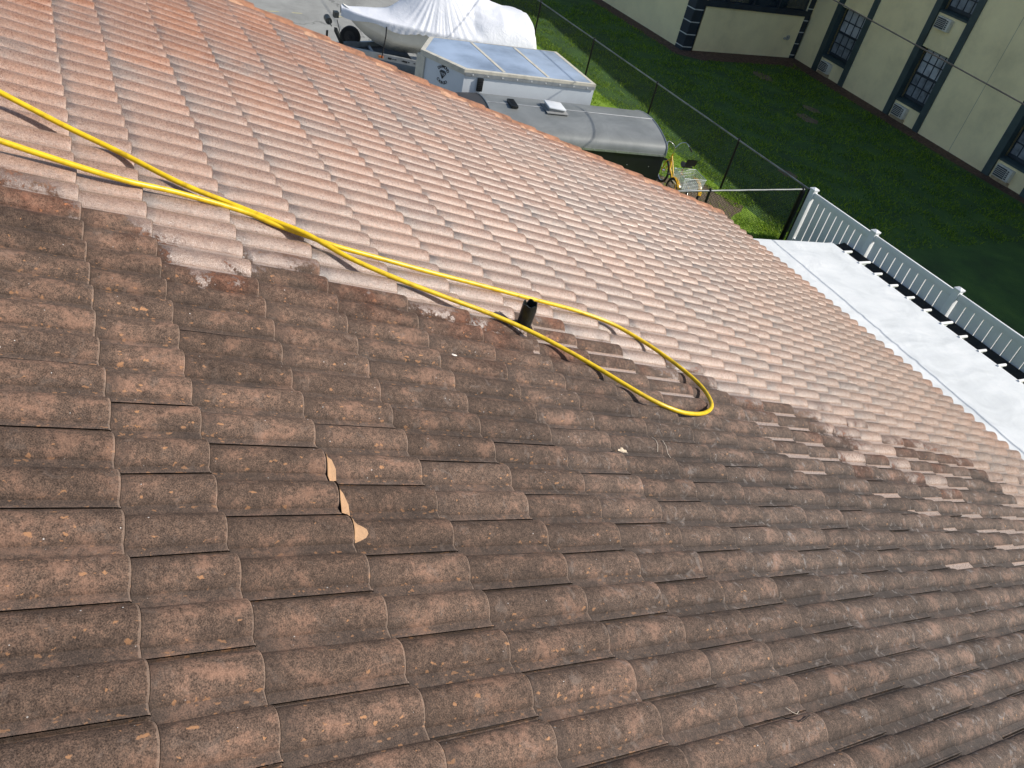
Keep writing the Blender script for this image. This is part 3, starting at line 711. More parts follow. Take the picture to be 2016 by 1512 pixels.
# ------------------------------------------------------------------ motel
M_CREAM = simple('cream_stucco', (.90, .77, .45), .9, 0, .12, .7, .5, 30)
M_TEAL = simple('dark_teal_trim', (.045, .070, .070), .6, 0, .2, 2, .2, 40)
M_NAVY = simple('navy_quoin', (.018, .028, .040), .6, 0, .25, 3)
M_GLASS, N_, L_n, P_ = new_mat('window_glass')
tc = N_.new('ShaderNodeTexCoord'); nz = noise_n(N_, L_n, 1.2, 3, .5, 0, tc.outputs['Object'])
L_n.new(ramp(N_, L_n, nz.outputs[0], [(.35, (.012, .02, .028)), (.65, (.035, .05, .06))]).outputs[0], P_.inputs['Base Color'])
P_.inputs['Roughness'].default_value = .06; P_.inputs['Specular IOR Level'].default_value = .9
M_AC = simple('ac_housing', (.62, .60, .52), .5, 0, .12, 9)
M_ACD = simple('ac_grille_dark', (.05, .055, .06), .6, 0, .2, 10)
M_SHEER = simple('sheer', (.20, .22, .24), .9, 0, .35, 4)
M_CURT = simple('curtain', (.42, .44, .46), .9, 0, .25, 3)
motel = empty('motel', (-23.85, 27.45, ZG), 0, 'three-storey cream motel with dark teal window strips beyond the lawn', 'building')
HT = 8.72
WA = math.atan2(-1.37, 12.55)
def mwall(mb_):   # object in the local frame of the long wall: x along it, y away from us (out of wall = -y), z up from ground
    return Matrix.Translation((-23.85, 27.45, ZG)) @ Matrix.Rotation(WA, 4, 'Z')
MW = mwall(None)
def mbuild(mb, name, mat, parent=motel, **k):
    mb.v = [tuple(MW @ Vector(v)) for v in mb.v]; return mb.build(name, mat, parent, world=True, **k)
BAYS = [1.37+4.43*i for i in range(0, 7)]; BAYS = [1.37, 5.85, 10.82, 15.3, 19.8, 24.2]
def bay_w(i): return 2.02 if i == 0 else 1.88
WALL_L = 28.0
mb = MB(); x = 0.0
for i, bx in enumerate(BAYS):
    mb.b2(x, bx+.02, 0, 10, 0, HT); x = bx+bay_w(i)-.02
mb.b2(x, WALL_L, 0, 10, 0, HT)
mb.b2(0, WALL_L, .42, 9.9, 0, HT-.02)
mbuild(mb, 'wall', M_CREAM)
mb = MB(); mb.b2(-.2, WALL_L+.3, -.35, 10.4, HT, HT+.12); mbuild(mb, 'roof', simple('motel_roof', (.2, .2, .2), .9))
for jx in (9.27, 13.9, 18.3):
    mb = MB(); mb.b2(jx-.007, jx+.007, -.003, .02, 0, HT); mbuild(mb, 'control_joint', simple('joint_line', (.36, .33, .23), .9))  # wall joints as thin lines darker than the stucco
FL = [0, 3.03, 6.06]
for i, bx in enumerate(BAYS):
    w = bay_w(i); sw = .27
    for xx in (bx, bx+w-sw):
        mb = MB(); mb.b2(xx, xx+sw, -.045, .2, 0, HT-.05); mbuild(mb, 'window_strip', M_TEAL)
    a_, b_ = bx+sw, bx+w-sw
    for f in FL:
        # spandrel with the air conditioner
        mb = MB(); mb.b2(a_, b_, .03, .42, max(f-.45, 0), f+.60); mbuild(mb, 'spandrel', M_CREAM)
        mb = MB(); mb.add([(a_, .0, f+.60), (b_, .0, f+.60), (b_, .0, f+.66), (a_, .0, f+.66), (a_, .36, f+.60), (b_, .36, f+.60), (b_, .36, f+.74), (a_, .36, f+.74)], [(0, 1, 2, 3), (3, 2, 6, 7), (0, 3, 7, 4), (1, 5, 6, 2)]); mbuild(mb, 'sill', M_TEAL)
        mb = MB(); mb.b2(a_, b_, .30, .34, f+.70, f+2.55)
        win = mbuild(mb, 'window', M_NAVY)
        gx0, gx1 = a_+.05, b_-.05; mb = MB(); mb.b2(gx0, gx1, .285, .295, f+.80, f+2.48); mbuild(mb, 'pane', M_GLASS, win)
        mb = MB(); mb.b2(gx0+.02, gx1-.02, .276, .280, f+1.66, f+2.44)
        mbuild(mb, 'blind', M_CURT, win)
        mb = MB(); mb.b2(gx0+.02, gx1-.02, .276, .280, f+.84, f+1.60); mbuild(mb, 'sheer_curtain', M_SHEER, win)
        mb = MB()
        for q in range(5):
            xq = gx0+(gx1-gx0)*q/4; mb.b2(xq-.014, xq+.014, .255, .275, f+.76, f+2.5)
        for z_, t_ in ((.80, .05), (1.22, .018), (1.62, .04), (2.05, .018), (2.48, .03)): mb.b2(gx0, gx1, .250, .277, f+z_-t_, f+z_+t_)
        mbuild(mb, 'muntin', M_NAVY, win)
        mb = MB(); mb.b2(a_, b_, .02, .42, f+2.50, f+2.60); mbuild(mb, 'head', M_CREAM)
        ax = a_+.16; az = f+.14
        mb = MB(); mb.b2(ax, ax+.62, -.13, .05, az, az+.38); ac = mbuild(mb, 'air_conditioner', M_AC, bevel=.012)
        mb = MB(); mb.b2(ax+.025, ax+.43, -.136, -.128, az+.03, az+.35)
        for q in range(5): mb.b2(ax+.46, ax+.53, -.136, -.128, az+.05+q*.06, az+.09+q*.06)
        mbuild(mb, 'vent', M_ACD, ac)
        mb = MB()
        for q in range(5): mb.b2(ax+.03, ax+.42, -.150, -.137, az+.085+q*.052, az+.097+q*.052)
        mbuild(mb, 'louvre', M_AC, ac)
    if i in (0, 1, 2):
        mb = MB(); mb.b2(a_+.1, a_+.8, -.02, .03, 0, .12); mbuild(mb, 'patch', simple('tan_patch', (.42, .33, .2), .9, 0, .3, 8))
# projecting wing
mb = MB(); mb.b2(-44, -23.72, 21.4, 21.6, ZG, ZG+HT)
mb.b2(-23.92, -23.72, 21.6, 27.5, ZG, ZG+1.66); mb.b2(-23.92, -23.72, 21.6, 21.9, ZG, ZG+HT); mb.b2(-23.92, -23.72, 27.1, 27.5, ZG, ZG+HT); mb.b2(-23.92, -23.72, 21.6, 27.5, ZG+3.0, ZG+HT)
mb.b2(-43.9, -24.2, 21.6, 37, ZG, ZG+HT-.02)
mb.build('wall', M_CREAM, motel, world=True)
mb = MB(); mb.b2(-44.2, -23.4, 21.1, 37, ZG+HT+.01, ZG+HT+.13); mb.build('roof', simple('motel_roof', (.2, .2, .2), .9), motel, world=True)
M_LINE = simple('white_joint', (.62, .64, .62), .8)
def quoins(xa, xb, ya, yb, zs, mat=M_NAVY):
    mb = MB()
    for z0, z1 in zip(zs[:-1], zs[1:]): mb.b2(xa, xb, ya, yb, ZG+z0+.02, ZG+z1-.02)
    mb.build('quoin', mat, motel, world=True)
    mb = MB()
    for z in zs[1:-1]: mb.b2(xa+.012, xb-.012, ya+.012, yb-.012, ZG+z-.02, ZG+z+.02)
    mb.build('quoin_joint', M_LINE, motel, world=True)
zs = [-.02, .14]+[.14+.455*i for i in range(1, 19)]
quoins(-24.14, -23.66, 21.34, 21.80, zs)
quoins(-23.84, -23.68, 27.10, 27.36, zs)
mb = MB(); mb.b2(-23.90, -23.66, 21.80, 27.10, ZG+1.66, ZG+1.86); mb.b2(-23.90, -23.66, 21.80, 27.10, ZG+2.8, ZG+3.0); mb.build('window_band', M_NAVY, motel, world=True)
mb = MB(); mb.b2(-23.84, -23.80, 21.86, 27.10, ZG+1.86, ZG+2.8); wb = mb.build('window', M_GLASS, motel, world=True)
mb = MB()
for y in (22.9, 24.2, 25.5): mb.b2(-23.80, -23.74, y-.05, y+.05, ZG+1.86, ZG+2.8)
mb.build('mullion', M_NAVY, wb, world=True)
mb = MB(); mb.torus((-23.68, 26.58, ZG+.80), (1, 0, 0), .085, .018, 20, 6); mb.cyl((-23.72, 26.58, ZG+.80), (-23.66, 26.58, ZG+.80), .05, 14); mb.box((-23.68, 26.42, ZG+.76), (.06, .08, .07))
mb.build('dryer_vent', simple('vent_grey', (.42, .42, .38), .6, 0, .3, 20), motel, smooth=40, world=True)

# ------------------------------------------------------------------ white enclosed trailer
def T(p): return Vector(p)
TU = Vector((.187, .982, 0)).normalized(); TV = Vector((.982, -.187, 0)).normalized()
M_WPAN = simple('white_aluminium_panel', (.68, .72, .75), .33, .0, .05, 2)
M_CREAMT = simple('aged_cream_trim', (.62, .58, .48), .45, 0, .12, 8)
M_RSHEET = simple('roof_sheet_painted_sky', (.42, .51, .65), .18, .15, .26, .9, .15, 2.5)  # blue sky and cloud reflection painted into the base colour
M_TYRE = simple('tyre_rubber', (.016, .016, .017), .75, 0, .3, 20)
M_RIM = simple('painted_rim', (.5, .5, .5), .35, .6, .15, 12)
wt = empty('cargo_trailer', (-14.6, 8.9, ZG), 0, 'white enclosed cargo trailer with pointed nose and shiny three-panel roof', 'trailer')
Aw = Vector((-15.51, 7.41, 0)); Tw = Vector((-14.61, 6.86, 0)); Bw = Vector((-13.53, 7.42, 0)); Cw = Vector((-13.00, 10.33, 0)); Dw = Vector((-15.04, 10.42, 0))
poly = [Aw, Tw, Bw, Cw, Dw]; cen = sum(poly, Vector())/5
def inset(P_, d, z): return [tuple(p+(cen-p).normalized()*d+Vector((0, 0, z))) for p in P_]
z0, z1 = ZG+.42, ZG+2.22
mb = MB(); mb.prism([(p.x, p.y) for p in poly], z0, z1); body = mb.build('body', M_WPAN, wt, world=True)
mb = MB(); o_ = inset(poly, -.02, z1); i_ = inset(poly, .0, z1)
zt = ZG+2.30
ring_o = inset(poly, -.018, zt); ring_i = inset(poly, .085, zt+.006); low = inset(poly, -.018, z1-.03)
n = 5; mb.add(low+ring_o+ring_i, [(i, (i+1) % n, n+(i+1) % n, n+i) for i in range(n)]+[(n+i, n+(i+1) % n, 2*n+(i+1) % n, 2*n+i) for i in range(n)])
mb.add(inset(poly, -.018, z1-.03), [(4, 3, 2, 1, 0)])
mb.build('roof_trim', M_CREAMT, wt, world=True)
mb = MB()
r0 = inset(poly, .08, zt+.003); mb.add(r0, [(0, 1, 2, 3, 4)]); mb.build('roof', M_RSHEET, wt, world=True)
mb = MB()
for t in (.30, .64):
    p = Aw.lerp(Dw, t); q = Bw.lerp(Cw, t); d = (q-p).normalized(); w_ = Vector((-d.y, d.x, 0))*.035
    mb.ext([tuple(v+Vector((0, 0, zt+.004))) for v in (p+d*.09-w_, q-d*.09-w_, q-d*.09+w_, p+d*.09+w_)], (0, 0, .006))
mb.build('roof_strap', M_CREAMT, wt, world=True)
# nose corner posts
mb = MB()
for c in (Tw,): mb.box((c.x-.0, c.y+.045, (z0+z1)/2-.0), (.26, .11, z1-z0-.06), R(18))
mb.build('corner_post', M_CREAMT, wt, world=True)
nrm = Vector((TU.y, -TU.x, 0))
mb = MB()
wd = (Cw-Bw).normalized(); wnn = Vector((wd.y, -wd.x, 0))
mb.ext([tuple(v) for v in (Bw+wnn*.019+Vector((0, 0, zt-.055)), Cw+wnn*.019+Vector((0, 0, zt-.055)), Cw+wnn*.019+Vector((0, 0, zt-.125)), Bw+wnn*.019+Vector((0, 0, zt-.125)))], wnn*.008)
mb.build('gutter_strip', simple('aluminium_extrusion', (.5, .52, .53), .3, .8, .1, 8), wt, world=True)
mb = MB()
for i in range(9):
    p = Bw.lerp(Cw, .06+i*.11)+wnn*.027+Vector((0, 0, zt-.09)); mb.box(p, (.02, .03, .02), math.atan2(wd.y, wd.x))
mb.build('clip', WH, wt, world=True)
# side vent with louvres
p = Bw+wd*.36+wnn*.0+Vector((0, 0, ZG+2.02))
mb = MB(); mb.box(p+wnn*.02, (.13, .05, .27), math.atan2(wd.y, wd.x)); sv = mb.build('side_vent', simple('black_plastic', (.012, .013, .014), .35), wt, world=True, bevel=.012)
mb = MB()
for q in range(5): mb.box(p+wnn*.048+Vector((0, 0, -.09+q*.04)), (.09, .012, .012), math.atan2(wd.y, wd.x))
mb.build('louvre', simple('black_plastic', (.012, .013, .014), .35), sv, world=True)
# lettering and gem on the nose
nd = (Bw-Tw).normalized(); nn_ = Vector((nd.y, -nd.x, 0))
lc = Tw+nd*.655+nn_*.006+Vector((0, 0, ZG+1.99))
M_INK = simple('logo_ink', (.02, .022, .025), .5)
def basis():
    Mx = Matrix.Identity(4)
    for k in range(3): Mx[k][0] = nd[k]; Mx[k][1] = (0, 0, 1)[k]; Mx[k][2] = nn_[k]
    return Mx
def glyph_mesh(text, rad, a0, a1, size, flip):
    mbx = MB()
    for i, ch in enumerate(text):
        t = a0+(a1-a0)*i/(len(text)-1)
        cu = bpy.data.curves.new('letter', 'FONT'); cu.body = ch; cu.size = size; cu.extrude = .002; cu.align_x = 'CENTER'; cu.align_y = 'CENTER'; cu.offset = .0018
        ob = bpy.data.objects.new('letter', cu); COL.objects.link(ob); bpy.context.view_layer.update()
        me = bpy.data.meshes.new_from_object(ob); bpy.data.objects.remove(ob)
        an = R(t); rot = (an-math.pi/2) if not flip else (an+math.pi/2)
        loc = lc+nd*math.cos(an)*rad+Vector((0, 0, math.sin(an)*rad))
        Mx = Matrix.Translation(loc) @ basis() @ Matrix.Rotation(rot, 4, 'Z')
        mbx.add([Mx @ v.co for v in me.vertices], [tuple(p.vertices) for p in me.polygons]); bpy.data.meshes.remove(me)
    return mbx
mbx = glyph_mesh('DIAMOND', .165, 138, 42, .085, False)
mb2 = glyph_mesh('CARGO', .165, 228, 312, .085, True)
mbx.add(mb2.v, mb2.f)
def L2(x, y): return lc+nd*x+Vector((0, 0, y))
gem = [(-.085, .05), (-.05, .085), (.05, .085), (.085, .05), (0, -.08)]
def stroke(a, b): mbx.tube([L2(*a)+nn_*.002, L2(*b)+nn_*.002], .006, 5)
for a, b in zip(gem, gem[1:]+gem[:1]): stroke(a, b)
stroke((-.085, .05), (.085, .05)); stroke((-.03, .05), (0, -.08)); stroke((.03, .05), (0, -.08)); stroke((-.05, .085), (-.03, .05)); stroke((.05, .085), (.03, .05)); stroke((0, .085), (-.03, .05)); stroke((0, .085), (.03, .05))
mbx.build('logo', M_INK, wt, world=True)
def wheel(parent, c, axis, r=.33, w=.18, rimmat=M_RIM, name='wheel'):
    axis = Vector(axis).normalized(); c = Vector(c)
    mb = MB(); k = [( -w/2, r*.62), (-w/2, r*.93), (-w/2*.75, r), (w/2*.75, r), (w/2, r*.93), (w/2, r*.62)]
    a = axis.orthogonal().normalized(); b = axis.cross(a); n = 26
    P = [[c+axis*x+(a*math.cos(2*math.pi*i/n)+b*math.sin(2*math.pi*i/n))*rr for x, rr in k] for i in range(n+1)]
    mb.grid(P); wh = mb.build(name, M_TYRE, parent, smooth=40, world=True)
    mb = MB(); mb.tube([c-axis*w*.4, c+axis*w*.35], r*.62, 22); mb.tube([c+axis*w*.35, c+axis*w*.45], [r*.2, r*.16], 12); mb.build('rim', rimmat, wh, smooth=40, world=True)
    return wh
for f_ in (.45, .62):
    wheel(wt, tuple(Bw.lerp(Cw, f_)+wnn*.02+Vector((0, 0, ZG+.33))), wnn)
mb = MB(); jp = Tw+Vector((-.10, -.35, 0)); mb.cyl(tuple(jp+Vector((0, 0, ZG+.02))), tuple(jp+Vector((0, 0, ZG+.95))), .035, 10); mb.box(tuple(jp+Vector((0, 0, ZG+1.0))), (.10, .06, .12)); mb.cyl(tuple(jp+Vector((0, 0, ZG+1.0))), tuple(jp+Vector((.12, -.08, ZG+1.02))), .012, 6)
mb.build('jack', M_BLK, wt, smooth=40, world=True)
mb = MB(); q = Tw+Vector((-.14, -.75, 0))
for e in (Aw, Bw): mb.tube([tuple(e.lerp(Tw, .5)+Vector((0, 0, ZG+.42))), tuple(q+Vector((0, 0, ZG+.45)))], .04, 6)
mb.build('tongue', M_BLK, wt, world=True)

# ------------------------------------------------------------------ black enclosed trailer with arched roof
bt = empty('cargo_trailer', (-11.7, 8.9, ZG), 0, 'black enclosed cargo trailer with arched grey metal roof beside the tricycle', 'trailer')
E0 = Vector((-10.68, 10.88, 0)); HW = .99; FR = 3.72
def bt_pt(v, u_, z): return E0+TU*u_-TV*HW+TV*v+Vector((0, 0, ZG+z))
sec = [(-.99, 1.72), (-.985, 1.79), (-.96, 1.86), (-.90, 1.925), (-.75, 1.985), (-.5, 2.045), (-.25, 2.08), (0, 2.095), (.25, 2.08), (.5, 2.045), (.75, 1.985), (.90, 1.925), (.96, 1.86), (.985, 1.79), (.99, 1.72)]
M_GREY, N_, L_n, P_ = new_mat('weathered_metal_roof')
tc = N_.new('ShaderNodeTexCoord'); o = tc.outputs['Object']; n1 = noise_n(N_, L_n, 1.3, 6, .65, .6, o); n2 = noise_n(N_, L_n, 20, 4, .6, 0, o)
c_ = ramp(N_, L_n, n1.outputs[0], [(.3, (.17, .18, .175)), (.5, (.225, .235, .23)), (.72, (.29, .30, .29))]).outputs[0]
c_ = mixc(N_, L_n, mathn(N_, L_n, 'MULTIPLY', ramp(N_, L_n, n2.outputs[0], [(.62, (0, 0, 0)), (.75, (1, 1, 1))]).outputs[0], .3), c_, (.36, .36, .33))
L_n.new(c_, P_.inputs['Base Color']); P_.inputs['Metallic'].default_value = .15; P_.inputs['Roughness'].default_value = .45
P = []
for q in range(13):
    u_ = -FR+FR*q/12; P.append([bt_pt(v, u_, z+.0015*math.sin(q*2.3+v*3)*(1 if abs(v) < .9 else 0)) for v, z in sec])
mb = MB(); mb.grid(P, True); mb.build('roof', M_GREY, bt, smooth=50, world=True)
M_BPAN = simple('black_panel', (.010, .011, .013), .30, 0, .15, 2)
mb = MB()
b4 = [(-HW+.02, -FR), (0, -FR-.80), (HW-.02, -FR), (HW-.02, -.01), (-HW+.02, -.01)]
lo_ = [bt_pt(v, u_, .45) for v, u_ in b4]; hi_ = [bt_pt(v, u_, 1.74) for v, u_ in b4]
mb.add(lo_+hi_, [(4, 3, 2, 1, 0)]+[(i, (i+1) % 5, 5+(i+1) % 5, 5+i) for i in range(5)])
for u_ in (-.02, -FR+.01):
    r_ = [bt_pt(v*.985, u_, z-.012) for v, z in sec]+[bt_pt(HW*.98, u_, 1.70), bt_pt(-HW*.98, u_, 1.70)]
    mb.add(r_, [tuple(range(len(r_)))])
mb.build('body', M_BPAN, bt, world=True)
M_NOSE = simple('faded_black_nose', (.05, .047, .045), .5, 0, .12, 3)
nose_t = Vector(bt_pt(0, -FR-.87, 1.72))
mb = MB(); P = []
for v, z in sec:
    row = []
    for q in range(7):
        t = q/6; fw = math.sin(t*math.pi/2)
        row.append(bt_pt(v*(1-.50*t*t), -FR-1.30*fw*(.6+.4*(1-abs(v)/.99)), 1.70+(z-1.70)*(1-.45*t**1.8)-.004))
    row.append(Vector((row[-1].x, row[-1].y, ZG+1.2)))
    P.append(row)
mb.grid(P); mb.build('nose_cap', M_NOSE, bt, smooth=50, world=True)
M_TRIMG = simple('grey_edge_trim', (.42, .43, .43), .35, .7, .1, 10)
mb = MB()
for u_ in (-.005, -FR-.005): mb.tube([bt_pt(v*1.006, u_, z+.004) for v, z in sec], .013, 6)
mb.tube([bt_pt(0, -FR, 2.098), bt_pt(0, -.01, 2.098)], .009, 5)
for sgn in (1, -1):
    mb.ext([bt_pt(sgn*.99, -FR, 1.74), bt_pt(sgn*.99, 0, 1.74), bt_pt(sgn*.99, 0, 1.695), bt_pt(sgn*.99, -FR, 1.695)], TV*.012*sgn)
mb.build('edge_trim', M_TRIMG, bt, smooth=40, world=True)
mb = MB()
for i in range(15):
    mb.cyl(bt_pt(1.0, -.12-i*.25, 1.718), bt_pt(1.01, -.12-i*.25, 1.718), .009, 6)
    if i % 2 == 0:
        for z in (1.45, 1.05, .7): mb.cyl(bt_pt(.97, -.3-i*.25-(z < 1.3)*.1, z), bt_pt(.976, -.3-i*.25-(z < 1.3)*.1, z), .008, 6)
mb.build('rivet', simple('rivet_zinc', (.6, .6, .6), .4, .6), bt, world=True)
# roof hatch and vent
hc = bt_pt(.03, -2.28, 2.10)
mb = MB(); mb.box(hc+Vector((0, 0, .002)), (.56, .46, .014), math.atan2(TU.y, TU.x)-math.pi/2); mb.build('hatch_flange', simple('flange_sealant', (.30, .30, .29), .6), bt, world=True)
mb = MB(); mb.box(hc+Vector((0, 0, .02)), (.36, .33, .06), math.atan2(TU.y, TU.x)-math.pi/2); hf_ = mb.build('roof_hatch', simple('hatch_base', (.3, .3, .3), .5), bt, world=True)
mb = MB(); mb.box(hc+Vector((0, 0, .072)), (.42, .38, .035), math.atan2(TU.y, TU.x)-math.pi/2, 0, R(-4)); mb.build('hatch_lid', simple('hatch_white', (.72, .74, .76), .35, 0, .06), hf_, world=True, bevel=.02)
vc = bt_pt(.03, -3.18, 2.12)
mb = MB(); mb.box(vc, (.40, .15, .055), math.atan2(TU.y, TU.x)-math.pi/2); rv = mb.build('roof_vent', simple('black_plastic', (.012, .013, .014), .35), bt, world=True, bevel=.018)
mb = MB()
for q in range(7): mb.box(vc+TV*(-.15+q*.05)+Vector((0, 0, .03)), (.012, .12, .01), math.atan2(TU.y, TU.x)-math.pi/2)
mb.build('louvre', simple('black_plastic', (.012, .013, .014), .35), rv, world=True)
wheel(bt, tuple(bt_pt(1.0, -1.6, .33)), TV)

# ------------------------------------------------------------------ boat on its trailer
bo = empty('boat', (-19.4, 9.0, ZG), 0, 'white motorboat under a creased silver cover, beyond the white trailer', 'boat')
BU = Vector((.10, .995, 0)).normalized(); BV = Vector((.995, -.10, 0)).normalized(); B0 = Vector((-19.70, 6.66, ZG))
def bp(u_, v, z): return B0+BU*u_+BV*v+Vector((0, 0, z))
BL = 5.05
def half(u_):
    t = max(0, min(1, u_/BL)); return 1.03*(1-(1-t)**2.6)**.75*(1-.05*max(0, t-.6)) if t > 0 else 0.0
def sheer(u_): return 1.62-.24*min(1, u_/BL)**.7
def keel(u_): t = u_/BL; return .62+.95*(max(0, 1-t*3.2))**1.8
M_HULL = simple('gelcoat_hull', (.78, .75, .67), .25, 0, .05, 2)
stn = [0, .08, .2, .4, .65, .95, 1.3, 1.7, 2.2, 2.8, 3.4, 4.0, 4.6, BL]
P = []
for u_ in stn:
    hb = half(u_); zs_, zk = sheer(u_), keel(u_); row = []
    ch = .80; zc = zk+(zs_-zk)*(.40 if u_ > 1 else .5)
    for sgn in (-1, 1):
        pr_ = [(hb, zs_), (hb*1.015, zs_-.08), (hb*.95, zs_-.12), (hb*.91, zc+.12), (hb*ch, zc), (hb*ch*.92, zc-.03), (hb*.4, zk+(zc-zk)*.45), (0, zk)]
        if sgn == 1: pr_ = pr_[::-1][1:]
        row += [bp(u_, sgn*a_, z_) for a_, z_ in pr_]
    P.append(row)
mb = MB(); mb.grid(P, True); mb.add(P[-1], [tuple(range(len(P[-1])))]); mb.build('hull', M_HULL, bo, smooth=35, world=True)
# cover stretched over a support pole
M_COV, N_, L_n, P_ = new_mat('silver_cover_fabric')
tc = N_.new('ShaderNodeTexCoord'); o = tc.outputs['Object']; n1 = noise_n(N_, L_n, 3, 5, .6, .5, o)
L_n.new(ramp(N_, L_n, n1.outputs[0], [(.3, (.70, .72, .77)), (.6, (.78, .79, .83)), (.8, (.84, .85, .87))]).outputs[0], P_.inputs['Base Color'])
P_.inputs['Roughness'].default_value = .45; P_.inputs['Sheen Weight'].default_value = .2
wv = noise_n(N_, L_n, 5, 5, .6, 1.5, o); bb = N_.new('ShaderNodeBump'); bb.inputs['Strength'].default_value = .3; bb.inputs['Distance'].default_value = .04
L_n.new(wv.outputs[0], bb.inputs['Height']); L_n.new(bb.outputs[0], P_.inputs['Normal'])
PK = 2.55
def cov(u_, a_):      # a_ in -1..1 across
    hb = half(u_)+.03; zs_ = sheer(u_)
    k = abs(a_)
    ridge = zs_+.06+.92*math.exp(-((u_-PK)/1.0)**2) + .62*max(0, min(1, (u_-1.2)/2.4))*(1 if u_ < 4.9 else max(.0, 1-((u_-4.9)/.5)**2))
    f = 1-k**1.12
    pk = math.exp(-((u_-PK)/1.05)**2)
    f = f*(1-.25*pk)+.25*pk*(1-k)**2.0
    if u_ > 3.4: f = f*(1-.75*min(1, (u_-3.4)/.8))+.75*min(1, (u_-3.4)/.8)*(1-k**5)
    z = zs_+(ridge-zs_)*f
    v = a_*hb
    # pleats radiating from the pole
    dx, dy = u_-PK, v; rr = math.hypot(dx, dy); th = math.atan2(dy, dx)
    am = .011*min(1, rr/.6)*math.exp(-((rr-.95)/.72)**2)*(.3+.7*abs(math.sin(th)))*(1 if dx > -.5 else max(.12, 1+(dx+.5)/.7))
    z += am*math.sin(th*26+2.6*math.sin(th*5+1))+am*.8*math.sin(th*47+1+3*math.sin(4*th))
    z += .03*noise.noise(Vector((u_*2.2, v*2.4, 4)))*(1-k**3)
    return bp(u_, v, z)
us = np.concatenate([[-.03], np.linspace(0, 1.2, 16)[1:], np.linspace(1.2, 4.0, 110)[1:], np.linspace(4.0, 5.12, 24)[1:]])
as_ = np.linspace(-1, 1, 74)
P = []
for u_ in us:
    row = []
    uu = max(0.02, min(u_, BL))
    for q in range(4, 0, -1):
        zz = .05*q; w_ = .012*math.sin(u_*34+q)*(q/4); p = cov(uu, -1); row.append(p+Vector((0, 0, -zz*(.85+.25*math.sin(u_*5))))-BV*(.012+w_*.5)+BU*(u_-uu))
    row += [cov(uu, a_)+BU*(u_-uu) for a_ in as_]
    for q in range(1, 5):
        zz = .05*q; w_ = .018*math.sin(u_*34+q)*(q/4); p = cov(uu, 1); row.append(p+Vector((0, 0, -zz*(.85+.25*math.sin(u_*5+1))))+BV*(.012+w_*.5)+BU*(u_-uu))
    P.append(row)
# transom drop
for dz in (.12, .3, .46):
    P.append([p+BU*(.03+.02*math.sin(i*.9))+Vector((0, 0, -max(0, dz*(p.z-(ZG+1.10))/(P[-1][i].z-(ZG+1.10)+1e-6)) if False else -dz*max(0, (p.z-ZG-1.15))/.9)) for i, p in enumerate(P[-1])])
mb = MB(); mb.grid(P, True)
mb.build('cover', M_COV, bo, smooth=80, world=True)
M_STRAP = simple('black_webbing', (.012, .012, .013), .8)
mb = MB()
for u_ in (1.05, 2.45, 4.1):
    hb = half(u_)+.055; z_ = sheer(u_)
    mb.tube([bp(u_, hb, z_-.12), bp(u_+.0, hb*1.02, z_-.35), bp(u_-.05, min(hb*.98, .86), .62)], .017, 5)
    mb.tube([bp(u_, -hb, z_-.12), bp(u_+.0, -hb*1.02, z_-.35), bp(u_-.05, -min(hb*.98, .86), .62)], .017, 5)
mb.build('tie_strap', M_STRAP, bo, world=True)

tr = empty('boat_trailer', (-19.5, 8.6, ZG), 0, 'galvanised boat trailer with winch post and black jockey wheel carrying the covered boat', 'boat trailer')
M_GALV = simple('pale_galvanised_beam', (.42, .44, .45), .42, .5, .12, 8)
def tbar(a, b, w, h): 
    a, b = Vector(a), Vector(b); d = (b-a).normalized(); s_ = Vector((d.y, -d.x, 0)).normalized()*w/2; up = Vector((0, 0, h/2))
    return [a-s_-up, a+s_-up, a+s_+up, a-s_+up], b-a
for sgn in (1, -1):
    mb = MB()
    f0, d0 = tbar(bp(-.2, sgn*.03, .62), bp(2.19, sgn*.935, .62), .09, .15); mb.ext(f0, d0)
    f0, d0 = tbar(bp(2.21, sgn*.935, .62), bp(5.0, sgn*.935, .62), .09, .15); mb.ext(f0, d0)
    mb.build('frame_rail', M_GALV, tr, world=True)
for u_ in (.85, 2.2, 3.2, 4.6):
    w_ = .36 if u_ < 1 else .88; mb = MB(); f0, d0 = tbar(bp(u_, -w_, .58), bp(u_, w_, .58), .07, .08); mb.ext(f0, d0)
    mb.build('cross_member', M_GALV, tr, world=True)
mb = MB(); f0, d0 = tbar(bp(-1.7, 0, .60), bp(-.2, 0, .61), .10, .12); mb.ext(f0, d0); mb.build('tongue', M_GALV, tr, world=True)
mb = MB()   # dark step plate between the rails at the bow
mb.ext([bp(.1, -.10, .56), bp(.1, .10, .56), bp(1.9, .76, .56), bp(1.9, -.76, .56)], (0, 0, .01)); mb.build('step_plate', simple('dark_plate', (.05, .052, .055), .6), tr, world=True)
mb = MB()
f0, d0 = tbar((-19.92, 6.83, ZG+.55), (-19.36, 6.42, ZG+1.15), .08, .10); mb.ext(f0, d0)
f0, d0 = tbar(bp(.1, .05, .6), bp(-.12, .05, 1.30), .05, .05); mb.ext(f0, d0)
mb.cyl(bp(-.35, -.14, 1.28), bp(-.35, .18, 1.28), .085, 14); mb.box(bp(-.15, 0, 1.42), (.16, .12, .14)); mb.cyl(bp(-.35, .18, 1.28), bp(-.30, .30, 1.2), .014, 6)
mb.build('winch_post', simple('dark_steel', (.05, .055, .055), .45, .5, .3, 12), tr, smooth=40, world=True)
wheel(tr, (-20.16, 7.08, ZG+.75), (BV*.85-BU*.5), .27, .17, simple('black_rim', (.03, .03, .032), .35), 'spare_wheel')
